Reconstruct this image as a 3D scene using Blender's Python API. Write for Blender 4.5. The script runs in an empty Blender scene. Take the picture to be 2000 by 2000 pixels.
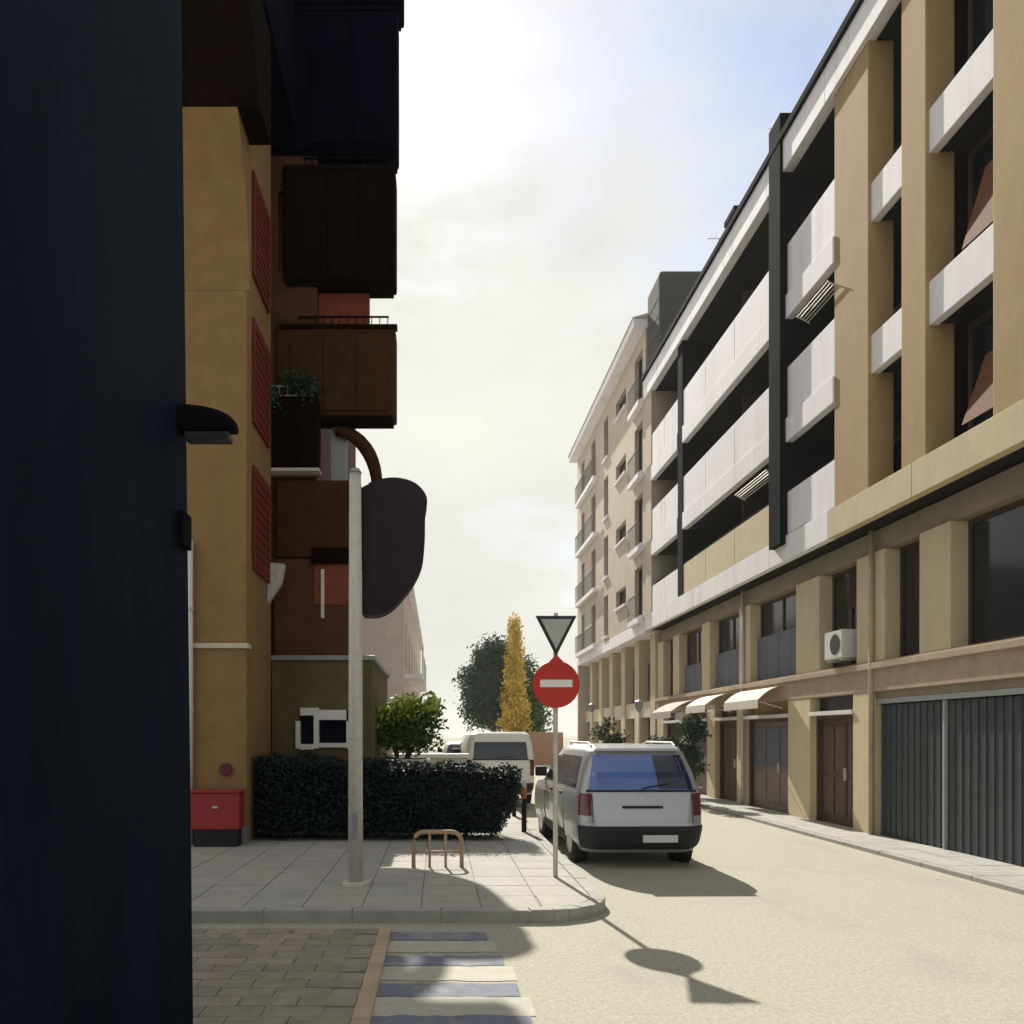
import bpy, bmesh, math, random
from mathutils import Vector, Matrix
random.seed(7)
sc = bpy.context.scene
R = math.radians

# ------------------------------------------------------------------ camera, sky, sun, exposure
cam_d = bpy.data.cameras.new('camera')
cam = bpy.data.objects.new('camera', cam_d)
sc.collection.objects.link(cam)
cam.location = (0, 0, 1.85)
cam.rotation_euler = (R(90), 0, 0)
cam_d.sensor_width = 36.0
cam_d.lens = 28.8
cam_d.shift_x = 0.0715
cam_d.shift_y = 0.2175
cam_d.clip_start = 0.05
cam_d.clip_end = 2000
sc.camera = cam

SUN_TO = Vector((-0.17, 1.30, 1.0)).normalized()          # towards the sun
world = bpy.data.worlds.new('World')
sc.world = world
world.use_nodes = True
wt = world.node_tree
wt.nodes.clear()
w_out = wt.nodes.new('ShaderNodeOutputWorld')
w_bg = wt.nodes.new('ShaderNodeBackground')
w_bg.inputs['Strength'].default_value = 0.1
sky = wt.nodes.new('ShaderNodeTexSky')
sky.sky_type = 'NISHITA'
sky.sun_disc = False
sky.sun_elevation = math.asin(SUN_TO.z)
sky.sun_rotation = math.atan2(SUN_TO.x, SUN_TO.y)
sky.air_density = 1.0
sky.dust_density = 0.6
w_tc = wt.nodes.new('ShaderNodeTexCoord')
w_map = wt.nodes.new('ShaderNodeMapping')
w_map.inputs['Scale'].default_value = (1.0, 1.0, 2.6)
w_map.inputs['Location'].default_value = (0.62, 0.1, 0.35)
w_ns = wt.nodes.new('ShaderNodeTexNoise')
w_ns.inputs['Scale'].default_value = 1.35
w_ns.inputs['Detail'].default_value = 7
w_ns.inputs['Roughness'].default_value = 0.52
w_rmp = wt.nodes.new('ShaderNodeValToRGB')
w_rmp.color_ramp.elements[0].position = 0.33
w_rmp.color_ramp.elements[1].position = 0.52
w_ns2 = wt.nodes.new('ShaderNodeTexNoise')
w_ns2.inputs['Scale'].default_value = 2.2
w_ns2.inputs['Detail'].default_value = 5
w_cl = wt.nodes.new('ShaderNodeValToRGB')
w_cl.color_ramp.elements[0].position = 0.3
w_cl.color_ramp.elements[0].color = (4.7, 4.65, 4.4, 1)
w_cl.color_ramp.elements[1].position = 0.7
w_cl.color_ramp.elements[1].color = (5.9, 5.85, 5.3, 1)
w_mix = wt.nodes.new('ShaderNodeMixRGB')
L = wt.links.new
L(w_tc.outputs['Generated'], w_map.inputs['Vector'])
L(w_map.outputs['Vector'], w_ns.inputs['Vector'])
L(w_map.outputs['Vector'], w_ns2.inputs['Vector'])
L(w_ns.outputs['Fac'], w_rmp.inputs['Fac'])
L(w_ns2.outputs['Fac'], w_cl.inputs['Fac'])
L(w_rmp.outputs['Color'], w_mix.inputs['Fac'])
L(sky.outputs['Color'], w_mix.inputs['Color1'])
L(w_cl.outputs['Color'], w_mix.inputs['Color2'])
L(w_mix.outputs['Color'], w_bg.inputs['Color'])
L(w_bg.outputs['Background'], w_out.inputs['Surface'])

sun_d = bpy.data.lights.new('sun', 'SUN')
sun_d.energy = 4.8
sun_d.angle = R(0.6)
sun_d.color = (1.0, 0.94, 0.83)
sun = bpy.data.objects.new('sun', sun_d)
sun.location = (-10, 40, 40)
sun.rotation_euler = (-SUN_TO).to_track_quat('-Z', 'Y').to_euler()
sc.collection.objects.link(sun)

sc.view_settings.view_transform = 'Standard'
sc.view_settings.look = 'None'
sc.view_settings.exposure = 0.7
sc.view_settings.gamma = 1.0
sc.view_settings.use_curve_mapping = False
try:
    sc.cycles.max_bounces = 6
    sc.cycles.use_denoising = True
except Exception:
    pass

# ------------------------------------------------------------------ materials
MATS = {}
def mat(name, col, rough=0.75, var=0.18, scale=6.0, bump=0.15, bscale=60.0, metal=0.0, spec=0.35,
        stain=0.0, stain_col=None, coat=0.0, stretch=None, sscale=None):
    m = bpy.data.materials.new(name)
    m.use_nodes = True
    nt = m.node_tree
    b = nt.nodes['Principled BSDF']
    b.inputs['Roughness'].default_value = rough
    b.inputs['Metallic'].default_value = metal
    b.inputs['Specular IOR Level'].default_value = spec
    if coat:
        b.inputs['Coat Weight'].default_value = coat
        b.inputs['Coat Roughness'].default_value = 0.06
    ge = nt.nodes.new('ShaderNodeNewGeometry')
    mp = nt.nodes.new('ShaderNodeMapping')
    if stretch:
        mp.inputs['Scale'].default_value = stretch
    nt.links.new(ge.outputs['Position'], mp.inputs['Vector'])
    n1 = nt.nodes.new('ShaderNodeTexNoise')
    n1.inputs['Scale'].default_value = scale
    n1.inputs['Detail'].default_value = 6
    n1.inputs['Roughness'].default_value = 0.62
    nt.links.new(mp.outputs['Vector'], n1.inputs['Vector'])
    rp = nt.nodes.new('ShaderNodeValToRGB')
    lo = [max(0, c * (1 - var)) for c in col]
    hi = [min(1, c * (1 + var)) for c in col]
    rp.color_ramp.elements[0].position = 0.28
    rp.color_ramp.elements[1].position = 0.72
    rp.color_ramp.elements[0].color = (*lo, 1)
    rp.color_ramp.elements[1].color = (*hi, 1)
    nt.links.new(n1.outputs['Fac'], rp.inputs['Fac'])
    out = rp.outputs['Color']
    if stain:
        n2 = nt.nodes.new('ShaderNodeTexNoise')
        n2.inputs['Scale'].default_value = sscale or scale * 0.23
        n2.inputs['Detail'].default_value = 8
        n2.inputs['Roughness'].default_value = 0.7
        nt.links.new(mp.outputs['Vector'], n2.inputs['Vector'])
        r2 = nt.nodes.new('ShaderNodeValToRGB')
        r2.color_ramp.elements[0].position = 0.52
        r2.color_ramp.elements[1].position = 0.7
        r2.color_ramp.elements[0].color = (0, 0, 0, 1)
        r2.color_ramp.elements[1].color = (stain, stain, stain, 1)
        nt.links.new(n2.outputs['Fac'], r2.inputs['Fac'])
        mx = nt.nodes.new('ShaderNodeMixRGB')
        nt.links.new(r2.outputs['Color'], mx.inputs['Fac'])
        nt.links.new(out, mx.inputs['Color1'])
        sc_ = stain_col or [c * 0.5 for c in col]
        mx.inputs['Color2'].default_value = (*sc_, 1)
        out = mx.outputs['Color']
    nt.links.new(out, b.inputs['Base Color'])
    if bump:
        n3 = nt.nodes.new('ShaderNodeTexNoise')
        n3.inputs['Scale'].default_value = bscale
        n3.inputs['Detail'].default_value = 4
        nt.links.new(mp.outputs['Vector'], n3.inputs['Vector'])
        bp = nt.nodes.new('ShaderNodeBump')
        bp.inputs['Strength'].default_value = bump
        bp.inputs['Distance'].default_value = 0.01
        nt.links.new(n3.outputs['Fac'], bp.inputs['Height'])
        nt.links.new(bp.outputs['Normal'], b.inputs['Normal'])
    MATS[name] = m
    return m

mat('asphalt', (0.37, 0.355, 0.29), 0.9, 0.22, 34.0, 0.8, 120, stain=0.6, stain_col=(0.285, 0.275, 0.235), spec=0.2, sscale=0.9, stretch=(1, 0.55, 1))
mat('far_ground', (0.30, 0.28, 0.22), 0.95, 0.2, 0.6, 0.3, 10, spec=0.1)
mat('slab', (0.36, 0.345, 0.31), 0.88, 0.12, 4.0, 0.3, 80, stain=0.3, spec=0.2)
mat('slab_dark', (0.34, 0.33, 0.30), 0.88, 0.12, 4.0, 0.3, 80, stain=0.3, spec=0.2)
mat('joint', (0.28, 0.265, 0.225), 0.95, 0.15, 8, 0.3, 60, spec=0.1)
mat('kerb', (0.33, 0.32, 0.29), 0.85, 0.15, 5, 0.3, 60, stain=0.4, spec=0.2)
mat('paver', (0.27, 0.245, 0.19), 0.9, 0.2, 7, 0.4, 70, stain=0.4, spec=0.15)
mat('paver_b', (0.30, 0.265, 0.21), 0.9, 0.2, 7, 0.4, 70, stain=0.3, spec=0.15)
mat('paver_c', (0.245, 0.225, 0.185), 0.9, 0.2, 7, 0.4, 70, stain=0.3, spec=0.15)
mat('blue_grey_bar', (0.17, 0.185, 0.225), 0.85, 0.2, 9, 0.3, 80, stain=0.85, stain_col=(0.33, 0.32, 0.275), spec=0.2)  # blue-grey of the dark crossing bars, patchy towards the road tone
mat('white_paint', (0.42, 0.405, 0.34), 0.85, 0.1, 9, 0.3, 80, stain=0.85, stain_col=(0.33, 0.32, 0.27), spec=0.2)
mat('white_plaster', (0.83, 0.81, 0.84), 0.8, 0.06, 5, 0.15, 50, stain=0.45, stain_col=(0.5, 0.47, 0.45), stretch=(1, 1, 0.14))
mat('cream_plaster', (0.40, 0.27, 0.13), 0.85, 0.07, 4, 0.25, 60, stain=0.35, stain_col=(0.27, 0.185, 0.10), stretch=(1, 1, 0.45))
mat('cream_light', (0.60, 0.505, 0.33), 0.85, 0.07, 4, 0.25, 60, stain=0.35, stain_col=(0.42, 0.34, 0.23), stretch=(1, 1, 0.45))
mat('pinkish_beam', (0.42, 0.32, 0.23), 0.85, 0.14, 4, 0.2, 60, stain=0.35)
mat('lower_wall', (0.27, 0.225, 0.155), 0.88, 0.14, 4, 0.2, 60, stain=0.35)
mat('back_wall', (0.010, 0.008, 0.008), 0.9, 0.3, 3, 0.1, 40, spec=0.15)  # near black, so the shade of the recesses sits in the colour
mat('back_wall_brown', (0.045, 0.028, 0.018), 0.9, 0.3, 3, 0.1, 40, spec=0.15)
mat('soffit', (0.018, 0.016, 0.015), 0.9, 0.2, 3, 0.1, 40, spec=0.1)  # shadow under ledge and floors put into the colour
mat('black_metal', (0.006, 0.006, 0.009), 0.95, 0.2, 5, 0.1, 40, spec=0.04)
mat('coping', (0.008, 0.009, 0.014), 0.95, 0.2, 5, 0.1, 40, spec=0.04)
mat('dark_glass', (0.008, 0.010, 0.018), 0.12, 0.2, 2, 0, metal=0.0, spec=0.35)
mat('frame_brown', (0.07, 0.045, 0.03), 0.6, 0.2, 8, 0.1)
mat('frame_white', (0.7, 0.69, 0.66), 0.5, 0.06, 5, 0.05)
mat('orange_blind', (0.13, 0.045, 0.014), 0.85, 0.2, 5, 0.1, stretch=(1, 1, 8))
mat('shutter_slate', (0.045, 0.051, 0.06), 0.5, 0.18, 6, 0.15, 60, stain=0.4, stain_col=(0.06, 0.065, 0.075), spec=0.35)
mat('shutter_frame', (0.34, 0.37, 0.38), 0.5, 0.1, 6, 0.1)
mat('door_brown', (0.10, 0.062, 0.045), 0.6, 0.25, 5, 0.15, stretch=(1, 1, 0.2))
mat('door_taupe', (0.22, 0.17, 0.15), 0.65, 0.2, 5, 0.15, stretch=(1, 1, 0.2))
mat('panel_blue', (0.12, 0.125, 0.155), 0.6, 0.15, 4, 0.1)
mat('far_beige', (0.50, 0.43, 0.34), 0.85, 0.08, 2, 0.15, 40, stain=0.2)
mat('roof_grey', (0.13, 0.13, 0.125), 0.85, 0.15, 2, 0.15, 40, stain=0.3)
mat('stair_grey', (0.085, 0.085, 0.08), 0.9, 0.15, 2, 0.15, 40, stain=0.3, spec=0.1)
mat('awning_cream', (0.62, 0.57, 0.48), 0.85, 0.1, 6, 0.1)
mat('awning_red', (0.40, 0.33, 0.28), 0.85, 0.15, 6, 0.1)
mat('border_navy', (0.004, 0.009, 0.019), 0.75, 0.35, 3, 0.15, 30, spec=0.04, stain=0.5, stain_col=(0.009, 0.014, 0.022), stretch=(1, 1, 0.2))  # dark screen border tone, for the added wall
mat('border_joint', (0.004, 0.006, 0.01), 0.8, 0.1, 2, 0.0, 30, spec=0.1)
mat('shaded_navy', (0.003, 0.004, 0.011), 0.95, 0.3, 3, 0.1, 40, spec=0.03)  # darkening towards the top left put into this navy
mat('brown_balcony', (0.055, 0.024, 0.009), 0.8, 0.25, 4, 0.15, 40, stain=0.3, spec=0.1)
mat('shaded_balcony', (0.010, 0.0055, 0.0032), 0.95, 0.25, 4, 0.15, 40, spec=0.04)  # darker brown, the upper left shade is in the colour
mat('triangle_grey', (0.42, 0.43, 0.40), 0.5, 0.1, 6, 0.05)
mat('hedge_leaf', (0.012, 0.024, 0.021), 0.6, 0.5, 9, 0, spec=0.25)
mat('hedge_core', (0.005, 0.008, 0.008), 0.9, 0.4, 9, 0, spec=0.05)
mat('curtain', (0.16, 0.13, 0.10), 0.9, 0.2, 8, 0.1, stretch=(1, 6, 0.3))
mat('ochre_wall', (0.25, 0.15, 0.06), 0.88, 0.14, 3, 0.25, 50, stain=0.35, stain_col=(0.2, 0.12, 0.055))
mat('khaki_wall', (0.115, 0.088, 0.036), 0.88, 0.2, 3, 0.2, 50, stain=0.35)
mat('red_shutter', (0.15, 0.02, 0.01), 0.7, 0.2, 6, 0.1)
mat('red_brick', (0.19, 0.05, 0.025), 0.85, 0.25, 8, 0.25)
mat('brown_wall', (0.085, 0.033, 0.016), 0.85, 0.25, 4, 0.2)
mat('mauve_canvas', (0.026, 0.019, 0.026), 0.85, 0.2, 7, 0.15)
mat('grey_cloth', (0.45, 0.43, 0.43), 0.9, 0.2, 14, 0.3, 40)
mat('pale_pink', (0.72, 0.62, 0.55), 0.88, 0.1, 2, 0.15, 40, stain=0.25)
mat('galvanised', (0.56, 0.53, 0.48), 0.55, 0.14, 12, 0.1, 60, metal=0.2)
mat('bin_navy', (0.009, 0.012, 0.021), 0.45, 0.3, 6, 0.15, 50, stain=0.4, stain_col=(0.045, 0.055, 0.06), spec=0.3)
mat('bin_green', (0.007, 0.015, 0.019), 0.45, 0.3, 6, 0.15, 50, stain=0.4, stain_col=(0.04, 0.06, 0.06), spec=0.3)
mat('bin_rim', (0.40, 0.40, 0.32), 0.6, 0.15, 6, 0.1)
mat('rubber', (0.018, 0.018, 0.019), 0.8, 0.2, 12, 0.2, 60, spec=0.2)
mat('hoop_paint', (0.34, 0.24, 0.16), 0.6, 0.3, 12, 0.1)
mat('sign_red', (0.52, 0.022, 0.014), 0.45, 0.06, 6, 0.02)
mat('sign_white', (0.8, 0.78, 0.75), 0.45, 0.05, 6, 0.02)
mat('sign_back', (0.26, 0.27, 0.26), 0.5, 0.12, 6, 0.05, metal=0.3)
mat('sign_rim', (0.02, 0.025, 0.03), 0.5, 0.12, 6, 0.05)
mat('car_silver', (0.40, 0.41, 0.42), 0.32, 0.04, 3, 0, metal=0.35, coat=0.6, stain=0.15, stain_col=(0.33, 0.33, 0.32))
mat('car_white', (0.78, 0.77, 0.74), 0.35, 0.03, 3, 0, coat=0.5)
mat('car_plastic', (0.012, 0.013, 0.018), 0.65, 0.15, 12, 0.1)
mat('car_glass_reflection', (0.045, 0.11, 0.36), 0.08, 0.08, 1.5, 0, spec=0.7, coat=0.5)  # reflected blue sky put into the glass colour
mat('car_glass_dark', (0.012, 0.016, 0.03), 0.08, 0.15, 2, 0, spec=0.6)
mat('tail_red', (0.12, 0.03, 0.03), 0.2, 0.1, 12, 0, coat=0.7)
mat('plate_white', (0.6, 0.62, 0.62), 0.5, 0.05, 5, 0)
mat('rim_alloy', (0.4, 0.4, 0.41), 0.35, 0.08, 8, 0, metal=0.8)
mat('red_box', (0.30, 0.03, 0.028), 0.6, 0.14, 6, 0.1, stain=0.3)
mat('maroon', (0.12, 0.02, 0.03), 0.6, 0.14, 6, 0.1)
mat('white_pipe', (0.62, 0.62, 0.58), 0.5, 0.08, 6, 0.05)
mat('bark', (0.10, 0.075, 0.05), 0.95, 0.3, 9, 0.6, 30)
mat('leaf_dark', (0.025, 0.060, 0.035), 0.7, 0.45, 1.5, 0, spec=0.2)
mat('leaf_green', (0.05, 0.11, 0.02), 0.65, 0.45, 4, 0, spec=0.25)
mat('leaf_lit', (0.30, 0.36, 0.05), 0.65, 0.35, 4, 0, spec=0.25)  # sunlight on the shrub top put into the leaf colour
mat('leaf_yellow', (0.58, 0.43, 0.07), 0.7, 0.35, 0.8, 0, spec=0.2)
mat('terracotta', (0.30, 0.19, 0.135), 0.85, 0.2, 4, 0.2)
mat('concrete_pale', (0.56, 0.53, 0.44), 0.88, 0.12, 4, 0.2, stain=0.3)
mat('orange_band', (0.55, 0.16, 0.03), 0.6, 0.1, 5, 0.05)
mat('ac_white', (0.62, 0.62, 0.58), 0.55, 0.08, 6, 0.05)

# ------------------------------------------------------------------ helpers
COL = sc.collection
BASE = {}
def thing(name, label, cat, loc=(0, 0, 0), group=None, rz=0.0):
    o = bpy.data.objects.new(name, None)
    COL.objects.link(o)
    o.empty_display_size = 0.2
    o.location = loc
    o.rotation_euler = (0, 0, rz)
    o['label'] = label
    o['category'] = cat
    if group:
        o['group'] = group
    BASE[o.name] = Vector(loc)
    return o
def tag(o, label, cat, group=None):
    o['label'] = label
    o['category'] = cat
    if group:
        o['group'] = group
    return o

class MB:
    def __init__(s):
        s.v = []
        s.f = []
    def add(s, vs, fs):
        n = len(s.v)
        s.v += [tuple(p) for p in vs]
        s.f += [tuple(i + n for i in f) for f in fs]
        return s
    def box(s, x0, x1, y0, y1, z0, z1):
        if x0 > x1: x0, x1 = x1, x0
        if y0 > y1: y0, y1 = y1, y0
        if z0 > z1: z0, z1 = z1, z0
        return s.add([(x0,y0,z0),(x1,y0,z0),(x1,y1,z0),(x0,y1,z0),(x0,y0,z1),(x1,y0,z1),(x1,y1,z1),(x0,y1,z1)],
                     [(0,3,2,1),(4,5,6,7),(0,1,5,4),(1,2,6,5),(2,3,7,6),(3,0,4,7)])
    def tube(s, pts, rad, n=10, caps=True):
        pts = [Vector(p) for p in pts]
        rs = rad if isinstance(rad, (list, tuple)) else [rad] * len(pts)
        rings = []
        for i, p in enumerate(pts):
            if i == 0: d = pts[1] - pts[0]
            elif i == len(pts) - 1: d = pts[-1] - pts[-2]
            else: d = (pts[i + 1] - pts[i - 1])
            d.normalize()
            a = Vector((0, 0, 1)) if abs(d.z) < 0.9 else Vector((1, 0, 0))
            u = d.cross(a).normalized()
            w = d.cross(u).normalized()
            rings.append([p + (u * math.cos(2 * math.pi * k / n) + w * math.sin(2 * math.pi * k / n)) * rs[i] for k in range(n)])
        vs = [q for r in rings for q in r]
        fs = []
        for i in range(len(rings) - 1):
            for k in range(n):
                k2 = (k + 1) % n
                fs.append((i * n + k, i * n + k2, (i + 1) * n + k2, (i + 1) * n + k))
        if caps:
            fs.append(tuple(reversed(range(n))))
            fs.append(tuple((len(rings) - 1) * n + k for k in range(n)))
        return s.add(vs, fs)
    def prism(s, poly, axis, a0, a1):
        """poly in the two remaining axes, extruded along axis"""
        def P(u, w, a):
            return (a, u, w) if axis == 'x' else ((u, a, w) if axis == 'y' else (u, w, a))
        n = len(poly)
        vs = [P(u, w, a0) for u, w in poly] + [P(u, w, a1) for u, w in poly]
        fs = [tuple(range(n)), tuple(reversed(range(n, 2 * n)))]
        for k in range(n):
            k2 = (k + 1) % n
            fs.append((k2, k, n + k, n + k2))
        return s.add(vs, fs)
    def rings(s, rgs, cap0=True, cap1=True):
        n = len(rgs[0])
        vs = [p for r in rgs for p in r]
        fs = []
        for i in range(len(rgs) - 1):
            for k in range(n):
                k2 = (k + 1) % n
                fs.append((i * n + k, i * n + k2, (i + 1) * n + k2, (i + 1) * n + k))
        if cap0: fs.append(tuple(reversed(range(n))))
        if cap1: fs.append(tuple((len(rgs) - 1) * n + k for k in range(n)))
        return s.add(vs, fs)
    def wall(s, mp, u0, u1, v0, v1, holes, depth):
        """front sheet with real openings and reveals; mp(u, v, w) -> world, w = inward"""
        us = sorted(set([u0, u1] + [h[0] for h in holes] + [h[1] for h in holes]))
        vs_ = sorted(set([v0, v1] + [h[2] for h in holes] + [h[3] for h in holes]))
        for i in range(len(us) - 1):
            for j in range(len(vs_) - 1):
                cu, cv = (us[i] + us[i + 1]) / 2, (vs_[j] + vs_[j + 1]) / 2
                if any(h[0] < cu < h[1] and h[2] < cv < h[3] for h in holes):
                    continue
                s.add([mp(us[i], vs_[j], 0), mp(us[i + 1], vs_[j], 0), mp(us[i + 1], vs_[j + 1], 0), mp(us[i], vs_[j + 1], 0)], [(0, 1, 2, 3)])
        for a, b, c, d in holes:
            q = [(a, c), (b, c), (b, d), (a, d)]
            for k in range(4):
                p, r = q[k], q[(k + 1) % 4]
                s.add([mp(*p, 0), mp(*r, 0), mp(*r, depth), mp(*p, depth)], [(0, 1, 2, 3)])
        return s

def link(name, mb, m, parent=None, local=False, bevel=0.0, smooth=False, fixn=True):
    me = bpy.data.meshes.new(name)
    off = Vector((0, 0, 0))
    if parent is not None and not local:
        off = BASE.get(parent.name, Vector((0, 0, 0)))
    me.from_pydata([(x - off.x, y - off.y, z - off.z) for x, y, z in mb.v], [], mb.f)
    if fixn or bevel:
        b = bmesh.new()
        b.from_mesh(me)
        bmesh.ops.recalc_face_normals(b, faces=b.faces)
        if bevel:
            es = [e for e in b.edges if len(e.link_faces) == 2 and e.calc_face_angle(0) > 0.5]
            bmesh.ops.bevel(b, geom=es, offset=bevel, segments=2, affect='EDGES', profile=0.6)
        b.to_mesh(me)
        b.free()
    me.materials.append(MATS[m])
    if smooth:
        for p in me.polygons:
            p.use_smooth = True
    o = bpy.data.objects.new(name, me)
    COL.objects.link(o)
    if parent is not None:
        o.parent = parent
        BASE[o.name] = off if not local else Vector((0, 0, 0))
    return o
def box(name, m, parent, x0, x1, y0, y1, z0, z1, bevel=0.0, local=False):
    return link(name, MB().box(x0, x1, y0, y1, z0, z1), m, parent, local, bevel)
def struct(o):
    o['kind'] = 'structure'
    return o
def piece(name, me, loc, parent, rz=0.0):
    """an alike piece that shares mesh data"""
    o = bpy.data.objects.new(name, me)
    COL.objects.link(o)
    off = BASE.get(parent.name, Vector((0, 0, 0)))
    o.location = Vector(loc) - off
    o.rotation_euler = (0, 0, rz)
    o.parent = parent
    return o
def mesh_of(name, mb, m, bevel=0.0):
    o = link(name, mb, m, None, False, bevel)
    me = o.data
    bpy.data.objects.remove(o)
    return me

def leaves(n, blobs, size, seed, flat=0.6):
    """blobs: (cx, cy, cz, rx, ry, rz)"""
    rnd = random.Random(seed)
    mb = MB()
    vol = [b[3] * b[4] * b[5] for b in blobs]
    tot = sum(vol)
    for b, v in zip(blobs, vol):
        for _ in range(int(n * v / tot)):
            p = Vector((rnd.gauss(0, 0.55), rnd.gauss(0, 0.55), rnd.gauss(0, 0.55)))
            if p.length > 1.7:
                p *= 0.5
            c = Vector((b[0] + p.x * b[3], b[1] + p.y * b[4], b[2] + p.z * b[5]))
            d = Vector((rnd.gauss(0, 1), rnd.gauss(0, 1), rnd.gauss(0, 1))).normalized()
            u = d.orthogonal().normalized()
            w = d.cross(u)
            s = size * rnd.uniform(0.6, 1.3)
            mb.add([c - u * s, c + w * s * flat, c + u * s, c - w * s * flat], [(0, 1, 2, 3)])
    return mb

# ================================================================== THE GROUND
g = struct(link('ground', MB().add([(-400, -60, -0.012), (400, -60, -0.012), (400, 700, -0.012), (-400, 700, -0.012)], [(0, 1, 2, 3)]), 'far_ground'))
road = struct(link('road', MB().add([(-9, -20, 0), (9, -20, 0), (9, 120, 0), (-9, 120, 0)], [(0, 1, 2, 3)]), 'asphalt'))
# worn pale zebra bars with blue-grey bars between, on the carriageway
for i, (yc, x1) in enumerate([(7.51, 0.44), (6.70, 0.53), (5.94, 0.58), (5.30, 0.60), (4.70, 0.62)]):
    w = 0.15
    n = 14
    pts_lo = [(-0.52 + (x1 + 0.52) * k / n + 0.0, yc - w + random.uniform(-.02, .02), 0.004) for k in range(n + 1)]
    pts_hi = [(-0.52 + (x1 + 0.52) * k / n + 0.0, yc + w + random.uniform(-.02, .02), 0.004) for k in range(n + 1)]
    link('crosswalk_stripe', MB().add(pts_lo + pts_hi[::-1], [tuple(range(2 * (n + 1)))]), 'blue_grey_bar', road)
    pts_lo = [(-0.5 + (x1 + 0.56) * k / n, yc - w - 0.40 + random.uniform(-.02, .02), 0.0042) for k in range(n + 1)]
    pts_hi = [(-0.5 + (x1 + 0.56) * k / n, yc - w - 0.02 + random.uniform(-.015, .005), 0.0042) for k in range(n + 1)]
    link('crosswalk_stripe', MB().add(pts_lo + pts_hi[::-1], [tuple(range(2 * (n + 1)))]), 'white_paint', road)

# raised pavement on the left, its nose rounded towards the crossing
SWZ = 0.12
KR, KF = 1.78, 8.05       # outer kerb lines
nose = [(-8.5, KF), (0.9, KF)]
for k in range(1, 9):
    a = -math.pi / 2 + k * math.pi / 16
    nose.append((0.98 + 0.8 * math.cos(a), KF + 0.8 + 0.8 * math.sin(a)))
body = nose + [(KR, 26), (2.1, 40), (2.1, 90), (-8.5, 90)]
sw = struct(link('sidewalk', MB().prism(body, 'z', -0.01, SWZ - 0.012), 'joint'))
ks = []
def kerb_run(pts, name='kerb_stone', wid=0.15, step=0.9, h=SWZ + 0.006, parent=None, m='kerb'):
    # cut a polyline into stones
    segs = [(Vector(pts[i]).to_3d(), Vector(pts[i + 1]).to_3d()) for i in range(len(pts) - 1)]
    for a, b in segs:
        Ls = (b - a).length
        n = max(1, round(Ls / step))
        d = (b - a) / n
        u = d.normalized()
        nrm = Vector((-u.y, u.x, 0))
        for k in range(n):
            p = a + d * k + u * 0.006
            q = a + d * (k + 1) - u * 0.006
            dz = random.uniform(-0.004, 0.004)
            poly = [(p.x, p.y), (q.x, q.y), (q.x + nrm.x * wid, q.y + nrm.y * wid), (p.x + nrm.x * wid, p.y + nrm.y * wid)]
            link(name, MB().prism(poly, 'z', -0.02, h + dz), m, parent, bevel=0.012)
kerb_run([(-2.6, KF - 0.004), (0.9, KF - 0.004)], parent=sw)
kerb_run([(p[0] + 0.003, p[1] - 0.003) for p in nose[1:]] , parent=sw, step=0.3)
kerb_run([(KR + 0.004, KF + 0.8), (KR + 0.004, 26)], parent=sw, step=1.0)
# slabs
sl_a = mesh_of('slab', MB().box(-0.294, 0.294, -0.294, 0.294, -0.02, 0.0), 'slab', 0.004)
sl_b = mesh_of('slab', MB().box(-0.294, 0.294, -0.294, 0.294, -0.02, 0.0), 'slab_dark', 0.004)
for i in range(11):
    for j in range(22):
        x = KR - 0.15 - 0.306 - i * 0.6
        y = KF + 0.15 + 0.306 + j * 0.6
        if x > 0.7 and y < KF + 0.9 - 0.0 and (x - 0.98 > -0.2):
            if j == 0 or (j == 1 and i == 0):
                continue
        piece('paving_slab', random.choice([sl_a, sl_a, sl_b]), (x, y, SWZ + random.uniform(-0.002, 0.002)), sw)

arcp = [(0.98 + 0.64 * math.cos(R(-84 + k * 13)), KF + 0.8 + 0.64 * math.sin(R(-84 + k * 13))) for k in range(7)]
link('paving_slab', MB().prism([(1.045, KF + 0.76)] + arcp, 'z', 0.09, SWZ), 'slab', sw, bevel=0.004)
# brownish block paving on the near corner
pc = struct(link('paved_corner', MB().box(-6.0, -0.56, 1.5, 7.70, -0.02, 0.018), 'joint'))
pv = [mesh_of('paver', MB().box(-0.196, 0.196, -0.096, 0.096, -0.02, 0.0), m, 0.004) for m in ('paver', 'paver', 'paver_b', 'paver_c')]
for j in range(16):
    for i in range(6):
        x = -0.76 - i * 0.4 - (0.2 if j % 2 else 0)
        y = 7.60 - j * 0.2
        if x < -2.75:
            continue
        piece('paving_block', random.choice(pv), (x, y, 0.03 + random.uniform(-0.002, 0.002)), pc)
    if j % 2:
        me = pv[j % 4]
for j in range(8):
    link('edge_stone', MB().box(-0.56, -0.44, 7.70 - (j + 1) * 0.62 + 0.008, 7.70 - j * 0.62, -0.02, 0.036), 'pinkish_beam', pc, bevel=0.008)

# pavement along the right-hand building
RX, LX = 6.75, 7.87
rs = struct(link('sidewalk_right', MB().box(RX + 0.1, 9.0, 4, 60, -0.02, 0.05), 'joint'))
kerb_run([(RX + 0.12, 30), (RX + 0.12, 6)], wid=-0.13, parent=rs, step=1.1, h=0.066)
sl_r = [mesh_of('slab', MB().box(-0.249, 0.249, -0.394, 0.394, -0.02, 0.0), m, 0.004) for m in ('slab', 'slab', 'slab_dark')]
for j in range(25):
    for i in range(2):
        piece('paving_slab', random.choice(sl_r), (RX + 0.14 + 0.255 + i * 0.51, 8.4 + j * 0.8, 0.062 + random.uniform(-0.002, 0.002)), rs)

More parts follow.
